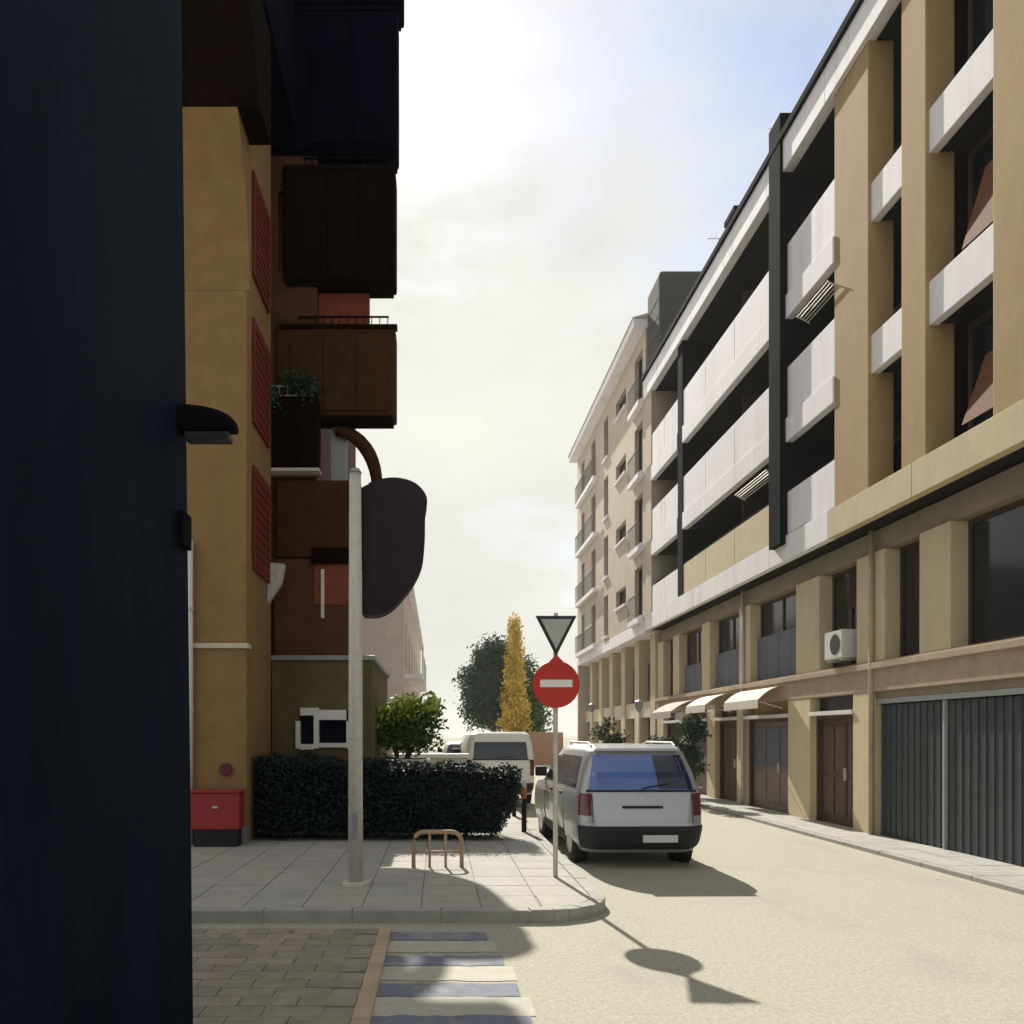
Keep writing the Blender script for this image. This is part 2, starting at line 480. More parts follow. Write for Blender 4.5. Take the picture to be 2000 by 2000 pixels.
# ================================================================== RIGHT-HAND APARTMENT BUILDING
UX = 7.40
Y0, Y1 = 4.5, 29.25
bd = thing('apartment_building', 'long apartment block with white balcony bands, cream columns and dark roof coping', 'building', (LX, Y0, 0))
FL = [5.55, 8.05, 10.66, 13.79]                          # undersides of the bands
# core behind everything
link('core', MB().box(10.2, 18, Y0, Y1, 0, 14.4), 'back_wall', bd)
link('flank_wall', MB().box(7.9, 10.2, Y0, Y0 + 0.3, 5.6, 13.7).box(7.9, 10.2, Y1 - 0.3, Y1, 5.6, 13.7), 'cream_plaster', bd)
# floor plates
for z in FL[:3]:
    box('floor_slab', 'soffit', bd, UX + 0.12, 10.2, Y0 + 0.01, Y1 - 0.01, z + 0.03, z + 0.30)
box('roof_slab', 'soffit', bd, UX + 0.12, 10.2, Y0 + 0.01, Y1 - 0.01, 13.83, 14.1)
# top band and coping
yy = Y0
while yy < Y1 - 0.1:
    ye = min(Y1, yy + 2.75)
    box('roof_band', 'white_plaster', bd, UX - 0.10, UX + 0.12, yy + 0.006, ye - 0.006, 13.79, 14.46, 0.008)
    yy = ye
box('coping', 'coping', bd, UX - 0.17, UX + 0.3, Y0, Y1, 14.463, 14.62, 0.01)
# lower ledge
yy = Y0
while yy < Y1 - 0.1:
    ye = min(Y1, yy + 2.75)
    box('ledge_band', 'white_plaster' if yy > 13 else 'cream_light', bd, UX - 0.04, UX + 0.12, yy + 0.006, ye - 0.006, 5.55, 6.08, 0.008)
    yy = ye
# columns
for a, b_ in [(14.08, 15.28), (12.42, 13.07), (9.2, 10.91), (6.4, 7.6)]:
    box('column', 'cream_plaster', bd, UX - 0.02, UX + 0.42, a, b_, 6.083, 13.787, 0.012)
# the glazed bays between the columns
for bi, (a, b_) in enumerate([(13.07, 14.08), (10.91, 12.42), (7.6, 9.2)]):
    for li, z in enumerate(FL[:3]):
        if li:
            box('spandrel', 'white_plaster', bd, UX + 0.03, UX + 0.17, a + 0.003, b_ - 0.003, z, z + 0.66, 0.008)
        zt = FL[li + 1]
        wz0 = z + 0.62
        w = link('window', MB().box(UX + 0.62, UX + 0.70, a + 0.003, a + 0.07, wz0, zt).box(UX + 0.62, UX + 0.70, b_ - 0.07, b_ - 0.003, wz0, zt)
                 .box(UX + 0.62, UX + 0.70, a + 0.07, b_ - 0.07, zt - 0.1, zt).box(UX + 0.62, UX + 0.70, a + 0.07, b_ - 0.07, wz0, wz0 + 0.07)
                 .box(UX + 0.63, UX + 0.69, (a + b_) / 2 - 0.03, (a + b_) / 2 + 0.03, wz0 + 0.07, zt - 0.1), 'frame_brown', bd)
        box('pane', 'dark_glass', w, UX + 0.65, UX + 0.67, a + 0.071, b_ - 0.071, wz0 + 0.071, zt - 0.101)
        if bi == 1:
            # rust-coloured awning cloth hung out over the rail
            n = 7
            vs = []
            for k in range(n + 1):
                t = k / n
                zz = z + 0.70 + (0.95 if li != 1 else 1.1) * (1 - t)
                xx = UX + 0.30 - 0.26 * t
                vs += [(xx, a + 0.04, zz), (xx, a + 0.75 - 0.12 * (1 - t), zz)]
            if li != 2:
                link('sun_blind', MB().add(vs, [(2 * k, 2 * k + 1, 2 * k + 3, 2 * k + 2) for k in range(n)]), 'orange_blind', bd)
        if bi == 0:
            box('curtain', 'lower_wall', w, UX + 0.55, UX + 0.57, a + 0.05, a + 0.28, wz0 + 0.1, wz0 + (1.0 if li else 0.6))
# balcony bays
fin = box('divider_fin', 'black_metal', bd, UX - 0.16, UX + 0.9, 17.38, 17.98, 5.9, 15.05, 0.01)
bays = [(15.283, 17.375, [15.283, 17.375]),
        (17.985, 24.75, [17.985, 20.48, 22.7, 24.75]),
        (25.30, 28.4, [25.30, 26.8, 28.4])]
for ci, (a, b_, cuts) in enumerate(bays):
    for li, z in enumerate(FL[:3]):
        if li:
            box('slab_edge', 'white_plaster', bd, UX - 0.05, UX + 0.12, a + 0.003, b_ - 0.003, z, z + 0.5, 0.008)
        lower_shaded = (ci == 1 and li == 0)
        for k in range(len(cuts) - 1):
            pz0 = z + (0.53 if li else 0.56)
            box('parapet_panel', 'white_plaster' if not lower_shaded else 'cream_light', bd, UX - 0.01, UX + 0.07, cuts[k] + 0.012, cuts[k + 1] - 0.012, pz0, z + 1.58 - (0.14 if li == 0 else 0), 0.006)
        # rail
        box('rail', 'black_metal', bd, UX + 0.075, UX + 0.11, a + 0.01, b_ - 0.01, z + 1.50, z + 1.55)
        # back wall with a French window
        zt = FL[li + 1]
        yc = [(cuts[k] + cuts[k + 1]) / 2 for k in range(len(cuts) - 1)]
        for c in yc:
            w = link('balcony_door', MB().box(9.02, 9.08, c - 0.62, c - 0.55, z + 0.32, zt - 0.35).box(9.02, 9.08, c + 0.55, c + 0.62, z + 0.32, zt - 0.35)
                     .box(9.02, 9.08, c - 0.55, c + 0.55, zt - 0.42, zt - 0.35).box(9.02, 9.08, c - 0.03, c + 0.03, z + 0.32, zt - 0.42), 'frame_brown', bd)
            box('pane', 'dark_glass', w, 9.04, 9.06, c - 0.549, c + 0.549, z + 0.32, zt - 0.421)
            if random.random() < 0.55:
                hgt = random.uniform(0.5, 1.6)
                box('roller_blind', random.choice(['curtain', 'back_wall_brown', 'door_taupe']), w, 8.98, 9.01, c - 0.55, c + 0.55, zt - 0.42 - hgt, zt - 0.42)
        if li != 2:
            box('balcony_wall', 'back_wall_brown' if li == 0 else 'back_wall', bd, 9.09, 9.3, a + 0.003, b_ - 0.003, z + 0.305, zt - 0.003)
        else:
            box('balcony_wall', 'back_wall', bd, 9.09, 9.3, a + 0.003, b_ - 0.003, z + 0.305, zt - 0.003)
# party fins between the bays
box('divider_fin', 'black_metal', bd, UX - 0.03, UX + 1.6, 24.78, 25.27, 6.09, 13.78)
box('end_pier', 'far_beige', bd, UX - 0.03, UX + 1.9, 28.42, 29.2, 6.09, 13.78, 0.01)
for z in FL[:3]:
    box('party_screen', 'back_wall_brown', bd, UX + 0.2, 9.02, 20.45, 20.52, z + 0.31, z + 2.3)
# odds on the rails: drying rack and clothes line
for (y_, z_, w_) in [(16.0, 10.35, 1.3), (19.2, 7.75, 1.9)]:
    mb = MB()
    for k in range(5):
        mb.tube([(UX - 0.1 - 0.0 + 0.05 * k, y_ - w_ / 2, z_ - 0.03 * k), (UX - 0.1 + 0.05 * k, y_ + w_ / 2, z_ - 0.03 * k)], 0.012, 6)
    mb.tube([(UX - 0.12, y_ - w_ / 2, z_), (UX + 0.14, y_ - w_ / 2, z_ - 0.14)], 0.012, 6)
    mb.tube([(UX - 0.12, y_ + w_ / 2, z_), (UX + 0.14, y_ + w_ / 2, z_ - 0.14)], 0.012, 6)
    link('clothes_rack', mb, 'galvanised', bd)
# rooftop pieces
def chimney(y0, y1, x0, x1, h, m='roof_grey', hood=True):
    c = box('chimney', m, bd, x0, x1, y0, y1, 14.1, 14.1 + h, 0.02)
    if hood:
        box('chimney_hood', 'coping', c, x0 - 0.12, x1 + 0.12, y0 - 0.12, y1 + 0.12, 14.1 + h + 0.003, 14.1 + h + 0.14)
chimney(16.1, 16.9, 7.85, 8.5, 1.25, 'coping')
chimney(21.3, 21.8, 7.75, 8.2, 1.3, 'coping')
chimney(24.6, 25.2, 7.7, 8.2, 1.0, 'roof_grey')
pen = link('penthouse', MB().box(7.42, 10.0, 27.5, 29.2, 14.11, 17.45), 'stair_grey', bd, bevel=0.12)
for k in range(4):
    box('cladding_joint', 'soffit', pen, 7.412, 7.43, 27.7, 29.0, 14.8 + k * 0.6, 14.82 + k * 0.6)
mb = MB()
for k in range(14):
    mb.box(7.62, 7.65, 17.9 + k * 0.55, 17.93 + k * 0.55, 14.6, 15.2)
link('roof_railing', mb.box(7.615, 7.655, 17.9, 25.1, 15.203, 15.24), 'galvanised', bd)

for (y_, x_, h_) in [(19.4, 8.3, 2.2), (23.2, 8.1, 1.9), (14.2, 8.6, 2.4)]:
    mb = MB().tube([(x_, y_, 14.1), (x_, y_, 14.1 + h_)], 0.018, 6).tube([(x_ - 0.5, y_, 14.0 + h_), (x_ + 0.4, y_, 14.0 + h_)], 0.009, 6)
    for k in range(6):
        mb.tube([(x_ - 0.45 + k * 0.15, y_ - 0.22 + 0.02 * k, 14.0 + h_), (x_ - 0.45 + k * 0.15, y_ + 0.22 - 0.02 * k, 14.0 + h_)], 0.006, 5)
    link('antenna', mb, 'galvanised', bd)
for (y_) in (14.68, 20.9):
    mb = MB().tube([(LX - 0.12, y_, 0.06), (LX - 0.12, y_, 5.5)], 0.045, 10)
    link('downpipe', mb, 'pinkish_beam' if y_ < 15 else 'galvanised', bd, smooth=True)
# ---- ground storey and mezzanine
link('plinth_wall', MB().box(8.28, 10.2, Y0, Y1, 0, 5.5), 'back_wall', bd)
box('lintel', 'lower_wall', bd, LX, 8.28, Y0, Y1, 5.12, 5.52)
PIL = [(8.2, 9.0), (12.49, 13.30), (14.34, 15.30), (16.80, 17.89), (20.54, 21.3), (23.6, 24.3), (26.6, 27.3), (28.5, 29.2)]
for a, b_ in PIL:
    box('pilaster', 'cream_light', bd, LX - 0.07, 8.28, a, b_, 3.163, 5.117, 0.012)
box('beam', 'pinkish_beam', bd, LX - 0.10, 8.28, Y0, Y1, 2.62, 3.16, 0.012)
box('beam_moulding', 'pinkish_beam', bd, LX - 0.16, LX - 0.103, Y0, Y1, 3.02, 3.13, 0.01)
gaps = [(PIL[i][1], PIL[i + 1][0]) for i in range(len(PIL) - 1)]
for gi, (a, b_) in enumerate(gaps):
    n = 2 if (b_ - a) > 1.2 else 1
    w = MB()
    w.box(LX + 0.2, LX + 0.27, a + 0.003, a + 0.06, 3.165, 5.115).box(LX + 0.2, LX + 0.27, b_ - 0.06, b_ - 0.003, 3.165, 5.115)
    w.box(LX + 0.2, LX + 0.27, a + 0.06, b_ - 0.06, 5.04, 5.115).box(LX + 0.2, LX + 0.27, a + 0.06, b_ - 0.06, 3.165, 3.24)
    for k in range(1, n):
        yk = a + (b_ - a) * k / n
        w.box(LX + 0.2, LX + 0.27, yk - 0.03, yk + 0.03, 3.24, 5.04)
    wf = link('window', w, 'frame_brown', bd)
    box('pane', 'dark_glass', wf, LX + 0.23, LX + 0.25, a + 0.061, b_ - 0.061, 3.241, 5.039)
    if gi in (3, 4, 5):
        nn = 4
        for k in range(nn):
            ya = a + 0.06 + (b_ - a - 0.12) * k / nn
            yb = a + 0.06 + (b_ - a - 0.12) * (k + 1) / nn
            box('infill_panel', 'panel_blue', bd, LX + 0.10, LX + 0.17, ya + 0.01, yb - 0.01, 3.17, 4.25 - 0.1 * (gi - 3), 0.005)
    else:
        box('roller_blind', 'back_wall_brown', wf, LX + 0.12, LX + 0.14, a + 0.08, a + (b_ - a) * 0.45, 3.9 + 0.2 * gi, 5.03)
# dark posts behind the big window by the shutter
# garage shutter
sh = link('garage_shutter', MB().box(LX + 0.06, LX + 0.10, 5.6, 14.66, 0.05, 2.40), 'black_metal', bd)
slat_me = mesh_of('slat', MB().box(-0.014, 0.014, -0.042, 0.042, 0.0, 2.32), 'shutter_slate', 0.006)
k = 0
y = 14.57
while y > 8.6:
    if abs(y - 12.78) > 0.065:
        piece('slat', slat_me, (LX + 0.045 + (0.012 if k % 2 else 0.0), y, 0.06), sh)
    y -= 0.09
    k += 1
box('seam_post', 'shutter_frame', sh, LX - 0.0, LX + 0.058, 12.755, 12.80, 0.06, 2.39)
box('shutter_head', 'shutter_frame', sh, LX - 0.02, LX + 0.058, 5.6, 14.68, 2.403, 2.49)
box('shutter_box', 'lower_wall', bd, LX - 0.03, 8.28, 5.6, 14.68, 2.495, 2.617)
# pillars and doors of the ground storey
GP = [(14.70, 15.39), (17.18, 18.25), (20.9, 21.4), (23.1, 23.8), (25.6, 26.2), (28.4, 29.2)]
for a, b_ in GP:
    box('pillar', 'cream_light', bd, LX - 0.09, 8.28, a, b_, 0.05, 2.617, 0.012)
doors = [('door_brown', 'lower_wall'), ('door_taupe', 'cream_plaster'), ('door_brown', 'pinkish_beam'), ('door_taupe', 'lower_wall'), ('door_brown', 'cream_plaster')]
for i in range(len(GP) - 1):
    a, b_ = GP[i][1], GP[i + 1][0]
    dm, fm = doors[i]
    d = box('door', dm, bd, LX + 0.14, LX + 0.19, a + 0.09, b_ - 0.09, 0.06, 2.16, 0.004)
    n = 3
    for k in range(n):
        ya = a + 0.14 + (b_ - a - 0.28) * k / n
        yb = a + 0.14 + (b_ - a - 0.28) * (k + 1) / n
        box('door_panel', dm, d, LX + 0.115, LX + 0.137, ya + 0.03, yb - 0.03, 0.25, 1.0, 0.006)
        box('door_panel', dm if i % 2 == 0 else 'panel_blue', d, LX + 0.115, LX + 0.137, ya + 0.03, yb - 0.03, 1.1, 2.05, 0.006)
    box('handle', 'galvanised', d, LX + 0.07, LX + 0.113, a + (b_ - a) / 3 * 1 + 0.06, a + (b_ - a) / 3 + 0.09, 0.95, 1.2)
    link('door_frame', MB().box(LX + 0.05, LX + 0.2, a + 0.003, a + 0.088, 0.05, 2.25).box(LX + 0.05, LX + 0.2, b_ - 0.088, b_ - 0.003, 0.05, 2.25)
         .box(LX + 0.05, LX + 0.2, a + 0.088, b_ - 0.088, 2.163, 2.25), 'frame_brown', bd)
    box('fanlight', 'dark_glass' if i % 2 == 0 else fm, bd, LX + 0.12, LX + 0.16, a + 0.003, b_ - 0.003, 2.253, 2.615)
    box('door_ledge', 'frame_white', bd, LX - 0.12, LX + 0.05, a + 0.003, b_ - 0.003, 2.24, 2.32, 0.006)

# air conditioner on the mezzanine
ac = thing('air_conditioner', 'white air conditioner unit fixed below a mezzanine window of the balcony block', 'air conditioner', (LX - 0.1, 15.9, 3.25))
box('casing', 'ac_white', ac, LX - 0.22, LX + 0.12, 15.55, 16.25, 3.32, 3.86, 0.02)
mb = MB()
for k in range(16):
    a0, a1 = 2 * math.pi * k / 16, 2 * math.pi * (k + 1) / 16
    mb.add([(LX - 0.226, 15.82, 3.59), (LX - 0.226, 15.82 + 0.2 * math.cos(a0), 3.59 + 0.2 * math.sin(a0)), (LX - 0.226, 15.82 + 0.2 * math.cos(a1), 3.59 + 0.2 * math.sin(a1))], [(0, 1, 2)])
link('fan_grille', mb, 'car_plastic', ac)
for yb in (15.65, 16.15):
    box('bracket', 'galvanised', ac, LX - 0.2, LX + 0.2, yb - 0.02, yb + 0.02, 3.27, 3.318)

# shop awnings and signs further along
def awning(y0, y1, z, m, label, out=0.9, drop=0.4):
    t = thing('shop_awning', label, 'awning', (LX - 0.1, (y0 + y1) / 2, z), 'awnings over the shop doors')
    n = 6
    vs = []
    for k in range(n + 1):
        s = k / n
        xx = LX - 0.11 - out * s
        zz = z - drop * s * s
        vs += [(xx, y0, zz), (xx, y1, zz)]
    fs = [(2 * k, 2 * k + 1, 2 * k + 3, 2 * k + 2) for k in range(n)]
    fs2 = [tuple(i for i in f) for f in fs]
    mb = MB().add(vs, fs2)
    mb.add([(x, y, zq - 0.015) for x, y, zq in vs], fs2)
    link('canopy', mb, m, t)
    x_ = LX - 0.11 - out
    link('valance', MB().box(x_ - 0.012, x_, y0, y1, z - drop - 0.2, z - drop), m, t)
    for yb in (y0 + 0.05, y1 - 0.05):
        link('arm', MB().tube([(LX - 0.1, yb, z - 0.5), (x_ + 0.02, yb, z - drop - 0.04)], 0.015, 6), 'galvanised', t)
awning(18.5, 20.7, 2.95, 'awning_cream', 'cream cloth awning over the taupe shop door past the air conditioner', 0.55, 0.3)
awning(21.7, 23.4, 2.95, 'awning_cream', 'small pale awning between the cream one and the wide taupe one', 0.7, 0.3)
awning(24.2, 26.4, 2.9, 'awning_red', 'wide taupe shop awning on the balcony block ground floor', 0.9, 0.35)

# ================================================================== FAR BEIGE BUILDING, SAME SIDE
fb = thing('apartment_building', 'beige plaster building with narrow shuttered windows adjoining the balcony block', 'building', (UX, 29.3, 0))
FY0, FY1, FZ = 29.3, 43.7, 16.4
wcols = [(29.75, 30.95, 0.0, 1.85), (32.4, 34.2, 0.25, 0.72), (35.8, 36.7, 0.0, 1.8), (38.7, 39.7, 0.0, 1.85), (41.6, 42.5, 0.0, 1.8)]
holes = []
for li in range(4):
    zb = 6.2 + li * 2.62
    for a, b_, dz, h in wcols:
        holes.append((a, b_, zb + dz + (0.0 if h > 1 else 0.6), zb + dz + h + (0.0 if h > 1 else 0.6)))
link('wall', MB().wall(lambda u, v, w: (UX + w, u, v), FY0, FY1, 5.95, FZ, holes, 0.25), 'far_beige', fb, fixn=False)
box('core', 'far_beige', fb, UX + 0.9, 17, FY0, FY1, 0, FZ - 0.01)
box('end_wall', 'far_beige', fb, UX + 0.003, UX + 0.9, FY1 - 0.2, FY1 - 0.003, 0, FZ - 0.01)
box('near_end_wall', 'far_beige', fb, UX + 0.003, UX + 0.9, FY0, FY0 + 0.2, 13.8, FZ - 0.01)
for a, b_, c, d in holes:
    w = link('window', MB().box(UX + 0.16, UX + 0.22, a + 0.002, a + 0.06, c, d).box(UX + 0.16, UX + 0.22, b_ - 0.06, b_ - 0.002, c, d)
             .box(UX + 0.16, UX + 0.22, a + 0.06, b_ - 0.06, d - 0.06, d - 0.002).box(UX + 0.16, UX + 0.22, (a + b_) / 2 - 0.03, (a + b_) / 2 + 0.03, c, d - 0.06), 'frame_brown', fb)
    box('pane', 'dark_glass', w, UX + 0.19, UX + 0.21, a + 0.061, b_ - 0.061, c + 0.002, d - 0.061)
    box('sill', 'white_plaster', w, UX - 0.09, UX + 0.24, a - 0.06, b_ + 0.06, c - 0.085, c - 0.003)
for li in range(4):
    zb = 6.2 + li * 2.62
    for (a, b_) in [(29.55, 31.2), (38.2, 43.2)]:
        t = box('balcony', 'white_plaster', fb, UX - 0.22, UX - 0.003, a, b_, zb - 0.30, zb - 0.11, 0.01)
        mbr = MB()
        n = int((b_ - a) / 0.16)
        for k in range(n + 1):
            mbr.box(UX - 0.21, UX - 0.195, a + (b_ - a - 0.015) * k / n, a + (b_ - a - 0.015) * k / n + 0.015, zb - 0.11, zb + 0.72)
        mbr.box(UX - 0.22, UX - 0.185, a, b_, zb + 0.722, zb + 0.76)
        link('railing', mbr, 'roof_grey', t)
box('ledge_band', 'white_plaster', fb, UX - 0.04, UX + 0.9, FY0 + 0.004, FY1, 5.5, 5.945, 0.01)
box('eave', 'white_plaster', fb, UX - 0.45, UX + 1.4, FY0 - 0.1, FY1 + 0.2, FZ + 0.003, FZ + 0.3, 0.01)
link('roof', MB().prism([(UX - 0.5, FZ + 0.31), (UX + 4.5, FZ + 1.7), (UX + 9.5, FZ + 0.31)], 'y', FY0 - 0.15, FY1 + 0.25), 'concrete_pale', fb)
c = box('chimney', 'roof_grey', fb, UX + 0.6, UX + 1.1, 34.2, 34.7, FZ + 0.4, FZ + 1.9, 0.02)
box('chimney_hood', 'coping', c, UX + 0.5, UX + 1.2, 34.1, 34.8, FZ + 1.903, FZ + 2.02)
# its ground storey
for a in [29.35 + 2.4 * k for k in range(6)]:
    box('pillar', 'cream_light', fb, UX + 0.35, UX + 0.9, a, a + 0.7, 0.0, 5.495, 0.01)
    d = box('shop_front', 'dark_glass', fb, UX + 0.72, UX + 0.78, a + 0.703, a + 2.397, 0.3, 2.5)
    box('stall_riser', 'door_taupe', fb, UX + 0.6, UX + 0.88, a + 0.703, a + 2.397, 0.0, 0.297)
    box('fascia', 'awning_cream', fb, UX + 0.42, UX + 0.88, a + 0.703, a + 2.397, 2.503, 3.1)
    m_ = box('window', 'panel_blue', fb, UX + 0.7, UX + 0.78, a + 0.703, a + 2.397, 3.103, 4.6)
    box('pane', 'dark_glass', m_, UX + 0.68, UX + 0.698, a + 0.9, a + 2.2, 3.5, 4.5)

# ================================================================== LEFT SIDE
# wall added beside the camera in place of the dark screen border
dk = thing('screen_border_wall', 'near black navy wall added for the dark screen border beside the pale ochre corner wall', 'building', (-1.6, 3, 0))
def lean(z):
    return -1.452 - 0.0115 * z
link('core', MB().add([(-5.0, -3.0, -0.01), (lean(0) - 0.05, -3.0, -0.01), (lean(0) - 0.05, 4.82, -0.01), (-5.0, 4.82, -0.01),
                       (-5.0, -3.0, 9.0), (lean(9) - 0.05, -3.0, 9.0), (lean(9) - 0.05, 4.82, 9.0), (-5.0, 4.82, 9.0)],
                      [(0, 3, 2, 1), (4, 5, 6, 7), (0, 1, 5, 4), (1, 2, 6, 5), (2, 3, 7, 6), (3, 0, 4, 7)]), 'border_joint', dk)
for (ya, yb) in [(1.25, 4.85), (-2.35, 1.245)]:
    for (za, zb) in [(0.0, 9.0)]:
        link('border_panel', MB().add([(lean(za) - 0.045, ya, za), (lean(za), ya, za), (lean(za), yb, za), (lean(za) - 0.045, yb, za),
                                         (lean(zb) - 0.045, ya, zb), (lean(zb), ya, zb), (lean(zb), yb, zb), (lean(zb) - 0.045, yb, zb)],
                                        [(0, 3, 2, 1), (4, 5, 6, 7), (0, 1, 5, 4), (1, 2, 6, 5), (2, 3, 7, 6), (3, 0, 4, 7)]), 'border_navy', dk, bevel=0.003)
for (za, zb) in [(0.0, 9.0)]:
    box('border_end', 'border_navy', dk, -4.95, lean(9) - 0.052, 4.822, 4.848, za, zb, 0.003)

# lamp fixed to its edge
wl = thing('wall_lamp', 'black hooded street lamp reaching out from the added dark border wall', 'lamp', (-1.5, 4.75, 3.6))
sec = []
for k in range(13):
    t = k / 12
    x = -1.515 + 0.345 * t
    top = 0.135 * math.sqrt(max(0.0, 1 - (t * 0.975) ** 2.6))
    bot = 0.045 - 0.02 * t
    wd = 0.075 * (1 - 0.3 * t * t)
    zc = 3.63 - 0.012 * t
    sec.append([(x, 4.74 + wd * math.cos(a), zc + (top if math.sin(a) > 0 else bot) * math.sin(a)) for a in [2 * math.pi * q / 16 for q in range(16)]])
link('hood', MB().rings(sec), 'black_metal', wl, smooth=True)
link('lens', MB().box(-1.46, -1.20, 4.685, 4.795, 3.545, 3.59), 'sign_rim', wl, bevel=0.012)
link('arm', MB().tube([(-1.52, 4.74, 3.63), (-1.47, 4.74, 3.63)], 0.04, 10), 'black_metal', wl)
jb = tag(box('junction_box', 'black_metal', None, -1.52, -1.452, 4.66, 4.82, 2.93, 3.13, 0.008), 'small black box fixed under the street lamp on the added dark border wall', 'box')

# ochre corner wall with a red locker
oc = thing('corner_house', 'ochre rendered house corner standing between the navy border wall and dark balconies', 'building', (-3.6, 13, SWZ))
link('wall', MB().box(-7.5, -3.05, 13.0, 14.9, SWZ - 0.02, 12.9), 'ochre_wall', oc, bevel=0.02)
box('plinth', 'sign_back', oc, -7.4, -3.043, 12.965, 13.25, SWZ, SWZ + 0.28, 0.01)
box('string_course', 'concrete_pale', oc, -7.4, -3.02, 12.955, 13.2, 3.22, 3.30, 0.01)
box('shading_block', 'shaded_navy', oc, -7.5, -2.62, 11.0, 14.95, 12.91, 16.9)  # overhanging block added to cut sky light from the wall top
link('shading_slope', MB().prism([(12.995, 8.9), (12.9, 9.6), (12.66, 10.4), (12.2, 11.2), (12.995, 11.2)], 'x', -7.4, -3.0), 'ochre_wall', oc)  # added slope, grades the shade below the overhang
link('shading_slope', MB().prism([(12.995, 11.203), (12.2, 11.203), (11.6, 12.2), (11.05, 12.905), (12.995, 12.905)], 'x', -7.4, -2.66), 'shaded_balcony', oc)  # added upper slope, its dark colour carries the shade on upwards
for zz in (5.2, 7.6, 10.0):
    s = box('shutter', 'red_shutter', oc, -3.047, -3.0, 13.35, 14.6, zz - 0.65, zz + 1.05, 0.008)
    for k in range(10):
        box('louvre', 'red_shutter', s, -2.998, -2.985, 13.42, 14.53, zz - 0.55 + k * 0.155, zz - 0.47 + k * 0.155)
dp = thing('drainpipe', 'white drainpipe running down the ochre corner beside the dark border wall', 'pipe', (-3.93, 12.9, SWZ))
link('pipe', MB().tube([(-3.93, 12.9, SWZ), (-3.93, 12.9, 4.9)], 0.06, 12), 'white_pipe', dp, smooth=True)
for zz in (0.6, 2.2, 3.8):
    link('clip', MB().tube([(-3.93, 12.9, zz), (-3.93, 12.9, zz + 0.05)], 0.072, 12).box(-3.95, -3.91, 12.9, 13.0, zz, zz + 0.05), 'galvanised', dp)
rb = thing('red_locker', 'low red metal cabinet at the foot of the ochre wall', 'cabinet', (-3.42, 12.8, SWZ))
box('body', 'red_box', rb, -3.82, -3.07, 12.6, 12.94, SWZ + 0.27, SWZ + 0.83, 0.015)
box('foot', 'car_plastic', rb, -3.78, -3.11, 12.63, 12.92, SWZ, SWZ + 0.268)
box('lid', 'red_box', rb, -3.84, -3.05, 12.58, 12.95, SWZ + 0.833, SWZ + 0.87, 0.008)
box('handle', 'galvanised', rb, -3.48, -3.40, 12.575, 12.598, SWZ + 0.6, SWZ + 0.63)
pl = tag(link('round_plaque', MB().tube([(-3.37, 12.99, 1.30), (-3.37, 12.93, 1.30)], 0.10, 18), 'maroon', bevel=0.006), 'small maroon round plaque on the ochre wall above the red cabinet', 'plaque')

# building with the dark boxy balconies
bb = thing('balcony_house', 'dark apartment house with boxy brown balconies jutting over the pavement', 'building', (-2.3, 15, SWZ))
BW = -2.28
holes = [(-3.0, -2.45, 7.9, 9.3), (-3.0, -2.45, 5.1, 6.6), (-3.0, -2.45, 10.5, 12.0)]
link('wall', MB().wall(lambda u, v, w: (u, 15.3 + w, v), -3.6, BW, 3.3, 17.0, holes, 0.25), 'brown_wall', bb, fixn=False)
box('side_wall', 'brown_wall', bb, BW - 0.3, BW, 15.303, 22.5, 3.3, 17.0)
box('core', 'back_wall', bb, -9, BW - 0.302, 15.56, 22.5, SWZ - 0.02, 17.0)
for a, b_, c, d in holes:
    w = link('window', MB().box(a + 0.002, a + 0.06, 15.42, 15.5, c, d).box(b_ - 0.06, b_ - 0.002, 15.42, 15.5, c, d).box(a + 0.06, b_ - 0.06, 15.42, 15.5, d - 0.06, d), 'red_shutter', bb)
    box('pane', 'dark_glass', w, a + 0.061, b_ - 0.061, 15.45, 15.47, c, d - 0.061)
def balcony(z0, z1, x0, x1, y0, y1, m, soff, slope=0.25, side=None):
    t = link('balcony', MB().add([(x0, y0, z0), (x1, y0, z0), (x1, y1, z0), (x0, y1, z0),
                                  (x0, y0, z1 + slope * 0.35), (x1, y0, z1), (x1, y1, z1), (x0, y1, z1 + slope * 0.35)],
                                 [(0, 3, 2, 1), (4, 5, 6, 7), (0, 1, 5, 4), (1, 2, 6, 5), (2, 3, 7, 6), (3, 0, 4, 7)]), m, bb, bevel=0.05)
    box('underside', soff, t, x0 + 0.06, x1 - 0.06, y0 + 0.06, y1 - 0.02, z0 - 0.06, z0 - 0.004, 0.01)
    box('coping', soff, t, x0 + 0.05, x1 + 0.03, y0 - 0.03, y0 + 0.12, z1 - 0.02, z1 + 0.06, 0.01)
    return t
b2 = balcony(7.78, 9.40, -3.02, -0.80, 15.2, 15.75, 'brown_balcony', 'shaded_balcony', 0.5)
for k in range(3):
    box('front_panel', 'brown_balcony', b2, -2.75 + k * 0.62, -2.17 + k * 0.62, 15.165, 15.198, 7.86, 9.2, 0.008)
b3 = balcony(10.28, 12.35, -2.9, -0.80, 15.2, 15.75, 'shaded_balcony', 'shaded_balcony', 0.3)
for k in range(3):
    box('front_panel', 'shaded_balcony', b3, -2.65 + k * 0.6, -2.09 + k * 0.6, 15.165, 15.198, 10.34, 12.2, 0.008)
b4 = balcony(12.72, 15.3, -3.3, -0.76, 15.2, 15.8, 'shaded_navy', 'shaded_navy', 0.3)
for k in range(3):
    box('front_panel', 'shaded_navy', b4, -3.1 + k * 0.76, -2.4 + k * 0.76, 15.165, 15.198, 12.8, 15.1, 0.008)
